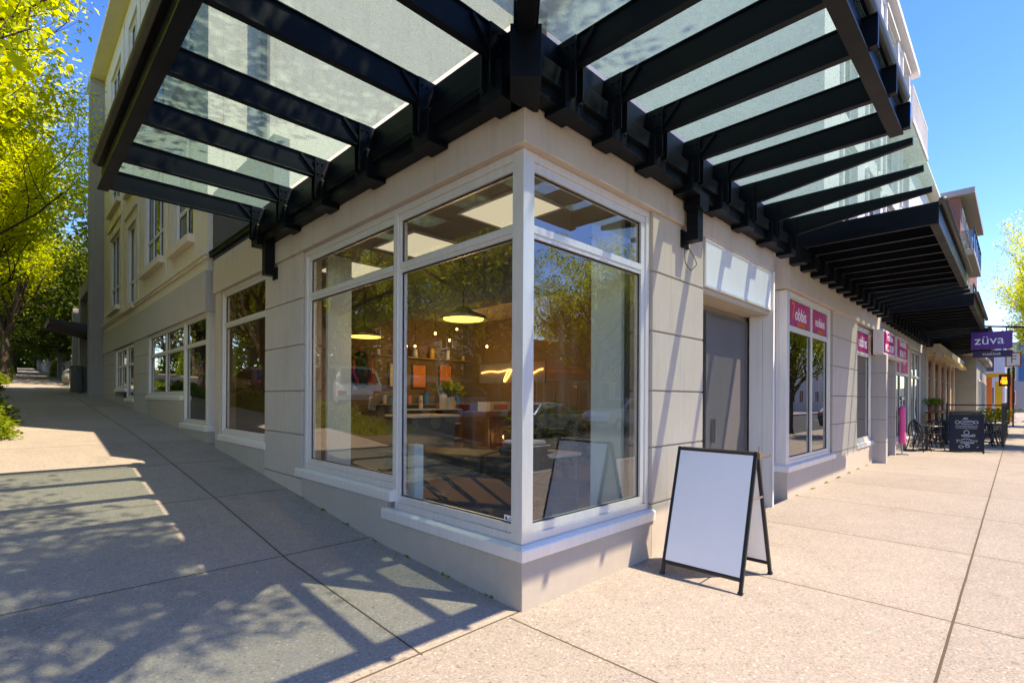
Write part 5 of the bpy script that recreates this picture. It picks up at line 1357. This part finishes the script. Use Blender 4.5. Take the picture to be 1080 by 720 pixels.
house('far_white_building', 'white building closing the row far down the main street', 66, 84, -1.6, 12, 7.2, 'white_render', [(TL(66), -1.3, 11), (TR(-1.6), 67, 83)], (5, 2, 1.5, 1.6, 1.2, 3.2))
house('far_grey_building', 'grey block far down the main street', 92, 110, -3.4, 10, 9, 'siding', [(TL(92), -3, 9)], (4, 3, 1.5, 1.6, 1.2, 3.2))
house('far_brick_building', 'distant brick block at the end of the main street', 130, 160, -4, 20, 10, 'brick', [(TL(130), -3, 19)], (7, 3, 1.5, 1.6, 1.2, 3.2))
house('far_shop_row', 'pale shop row far across the main street', 70, 150, -36, -19, 7, 'cream', [(TN(-19), 71, 149)], (20, 2, 1.8, 1.6, 1.2, 3.2))
# pedestrian signal, street sign, bin
ps = thing('pedestrian_signal', 'black pedestrian signal with lit orange hand down the street', 'signal', (43, -2.05, 0))
part('pole', MB().tube([(43, -2.05, 0), (43, -2.05, 3.6)], .07, 10), M['steel_far'], ps); part('housing', MB().box(42.7, 42.95, -2.15, -1.6, 2.45, 3.2), M['black_frame'], ps, bevel=.02)
k = MB(); k.box(42.685, 42.699, -1.99, -1.75, 2.58, 2.82)
for i in range(4): k.box(42.685, 42.699, -1.97 + i * .062, -1.93 + i * .062, 2.82, 3.04)
k.box(42.685, 42.699, -1.73, -1.69, 2.65, 2.85)
M['signal_glow'] = emission('signal_orange', (1., .20, .02), 1.6); part('hand_symbol', k, M['signal_glow'], ps)
fsn = thing('street_sign', 'square white sign with red border reading F on a pole', 'sign', (39, -2.2, 0))
part('pole', MB().tube([(39, -2.28, 0), (39, -2.28, 4.4)], .04, 8), M['steel_far'], fsn); part('border', MB().box(38.94, 38.958, -2.63, -1.93, 3.5, 4.35), M['car_red'], fsn); part('face', MB().box(38.93, 38.939, -2.55, -2.01, 3.58, 4.27), M['white_board'], fsn)
lettering('F', .62, M['car_red'], fsn, P((38.925, -2.28, 3.92)) @ FX)
bnr = thing('street_banner', 'tall blue banner hanging on a pole down the street', 'banner', (52, -2.9, 0))
part('pole', MB().tube([(52, -3.35, 0), (52, -3.35, 6.4)], .06, 8), M['steel_far'], bnr); part('cloth', MB().box(51.98, 52.02, -3.28, -2.5, 3.0, 6.2), M['blue'], bnr)
bn2 = thing('litter_bin', 'dark green litter bin at the kerb far down the pavement', 'bin', (33, -3.4, 0))
part('body', MB().lathe([(.28, 0), (.33, .95)], 33, -3.4, 16), M['steel_far'], bn2); part('lid', MB().lathe([(.35, .951), (.33, 1.05), (.15, 1.15)], 33, -3.4, 16), M['black_frame'], bn2)
# uphill garden walls, pillars and dark entrance awning
ea = thing('entrance_awning', 'small black awning projecting from the concrete portal uphill', 'awning', (-.3, 23.8, 3.9))
k = MB(); k.add([(.0, 22.4, 4.15), (.0, 25.15, 4.15), (-1.5, 25.15, 4.35), (-1.5, 22.4, 4.35), (.0, 22.4, 3.85), (.0, 25.15, 3.85), (-1.5, 25.15, 4.22), (-1.5, 22.4, 4.22)], [(0, 1, 2, 3), (7, 6, 5, 4), (0, 4, 5, 1), (1, 5, 6, 2), (2, 6, 7, 3), (3, 7, 4, 0)]); part('roof_panel', k, M['steel_far'], ea)
k = MB()
for i in range(6): k.bar((0, 22.5 + i * .52, 3.84), (-1.48, 22.5 + i * .52, 4.20), .05, .06)
part('rib', k, M['steel_far'], ea)
for i, (y, h, lb) in enumerate(((29.0, 1.9, 'cream gate pillar nearest the concrete portal'), (30.6, 1.9, 'second cream gate pillar uphill'), (34, 1.5, 'grey gate pillar farther uphill'), (45, 1.7, 'low grey pillar far up the path'))):
    t = thing('gate_pillar', lb, 'pillar', (.1, y, g(y)), 0, 'gate pillars up the hill')
    k = MB().box(-.05, .4, y, y + .5, g(y) - .2, g(y) + h); part('shaft', k, M['cream' if i < 2 else 'grey_fin'], t, bevel=.02); k = MB().box(-.1, .45, y - .05, y + .55, g(y) + h + .001, g(y) + h + .1); part('cap', k, M['stone'], t, bevel=.02)
gwl = thing('garden_wall', 'long low stone garden wall running up the hill', 'wall', (.3, 45, g(45)))
for i in range(12):
    pass
k = MB()
for i in range(16):
    y = 35 + i * 3.2; k.box(.15, .45, y, y + 3.19, g(y) - .3, g(y) + 1.25)
part('wall_face', k, M['stone'], gwl, bevel=.01)
bl_ = thing('boulder', 'rounded grey boulder beside the path before the gate pillars', 'boulder', (-.15, 33, g(33)))
part('stone', MB().blob((-.2, 33, g(33) + .35), .35, .6, .5, 12, 8, .1, random.Random(2)), M['stone'], bl_, smooth=True)
up_ = thing('utility_cabinet', 'dark green utility cabinet beside the concrete portal', 'cabinet', (-.2, 26.4, g(26.4)))
part('body', MB().box(-.75, -.35, 24.6, 25.1, g(24.6) - .1, g(24.6) + 1.1), M['leaf_dark'] if False else M['car_black'], up_, bevel=.02)

# ------------------------------------------------------------------ light and camera
w = bpy.data.worlds.new('World'); SC.world = w; w.use_nodes = True
nt = w.node_tree; bg = nt.nodes['Background']; sky = nt.nodes.new('ShaderNodeTexSky'); sky.sky_type = 'NISHITA'; sky.sun_disc = False
SX, SY = .335, -.485                                         # horizontal sun direction per unit of height
EL = math.atan2(1, math.hypot(SX, SY)); AZ = math.atan2(SX, SY)
sky.sun_elevation = EL; sky.sun_rotation = AZ; sky.altitude = 50; sky.air_density = 1.0; sky.dust_density = .1; sky.ozone_density = 6.5
hs = nt.nodes.new('ShaderNodeHueSaturation'); hs.inputs['Hue'].default_value = .519; hs.inputs['Saturation'].default_value = 1.26; nt.links.new(sky.outputs[0], hs.inputs['Color'])
nt.links.new(hs.outputs[0], bg.inputs[0]); bg.inputs[1].default_value = .15
L = bpy.data.lights.new('sun', 'SUN'); L.energy = 2.9; L.angle = R(.53); L.color = (1., .975, .92)
so = bpy.data.objects.new('sun', L); COL.objects.link(so)
so.rotation_euler = Vector((-SX, -SY, -1)).to_track_quat('-Z', 'Y').to_euler()

# the lit lamps of the corner shop
for x, y, z, e, r in ((1.41, 2.37, 2.38, 9, .2), (1.47, 4.9, 2.38, 5, .2), (3.6, 4.4, 2.85, 6, .3), (4.3, 6.0, 2.4, 9, .15)):
    pl = bpy.data.lights.new('shop_lamp', 'POINT'); pl.energy = e; pl.color = (1., .72, .40); pl.shadow_soft_size = r
    po = bpy.data.objects.new('shop_lamp', pl); po.location = (x, y, z); COL.objects.link(po)

cam = bpy.data.cameras.new('camera'); co_ = bpy.data.objects.new('camera', cam); COL.objects.link(co_); SC.camera = co_
cam.sensor_width = 36; cam.lens = 36 * 533 / 1080; cam.shift_y = 60 / 1080; cam.shift_x = 0; cam.clip_start = .05; cam.clip_end = 3000
co_.location = (-2.562, -2.454, 1.5)
roll = R(.3)
rot = Vector((1, 1, 0)).to_track_quat('-Z', 'Y').to_matrix().to_4x4() @ Matrix.Rotation(roll, 4, 'Z')
co_.matrix_world = Matrix.Translation(co_.location) @ rot

SC.render.engine = 'CYCLES'
SC.cycles.max_bounces = 10; SC.cycles.transparent_max_bounces = 24; SC.cycles.diffuse_bounces = 4; SC.cycles.glossy_bounces = 4
SC.cycles.caustics_reflective = False; SC.cycles.caustics_refractive = False
SC.cycles.use_denoising = True; SC.cycles.sample_clamp_indirect = 6
try: SC.cycles.denoiser = 'OPENIMAGEDENOISE'
except Exception: pass
SC.view_settings.view_transform = 'Standard'; SC.view_settings.look = 'None'; SC.view_settings.gamma = 1; SC.view_settings.use_curve_mapping = False
SC.view_settings.use_white_balance = True; SC.view_settings.white_balance_temperature = 8500; SC.view_settings.white_balance_tint = 10
SC.view_settings.exposure = 1.58

# lettering becomes plain mesh
bpy.context.view_layer.update(); dg = bpy.context.evaluated_depsgraph_get()
for o in [o for o in bpy.data.objects if o.type == 'FONT']:
    me = bpy.data.meshes.new_from_object(o.evaluated_get(dg)); n = bpy.data.objects.new('lettering', me); COL.objects.link(n)
    n.parent = o.parent; n.matrix_local = o.matrix_local.copy(); bpy.data.objects.remove(o)
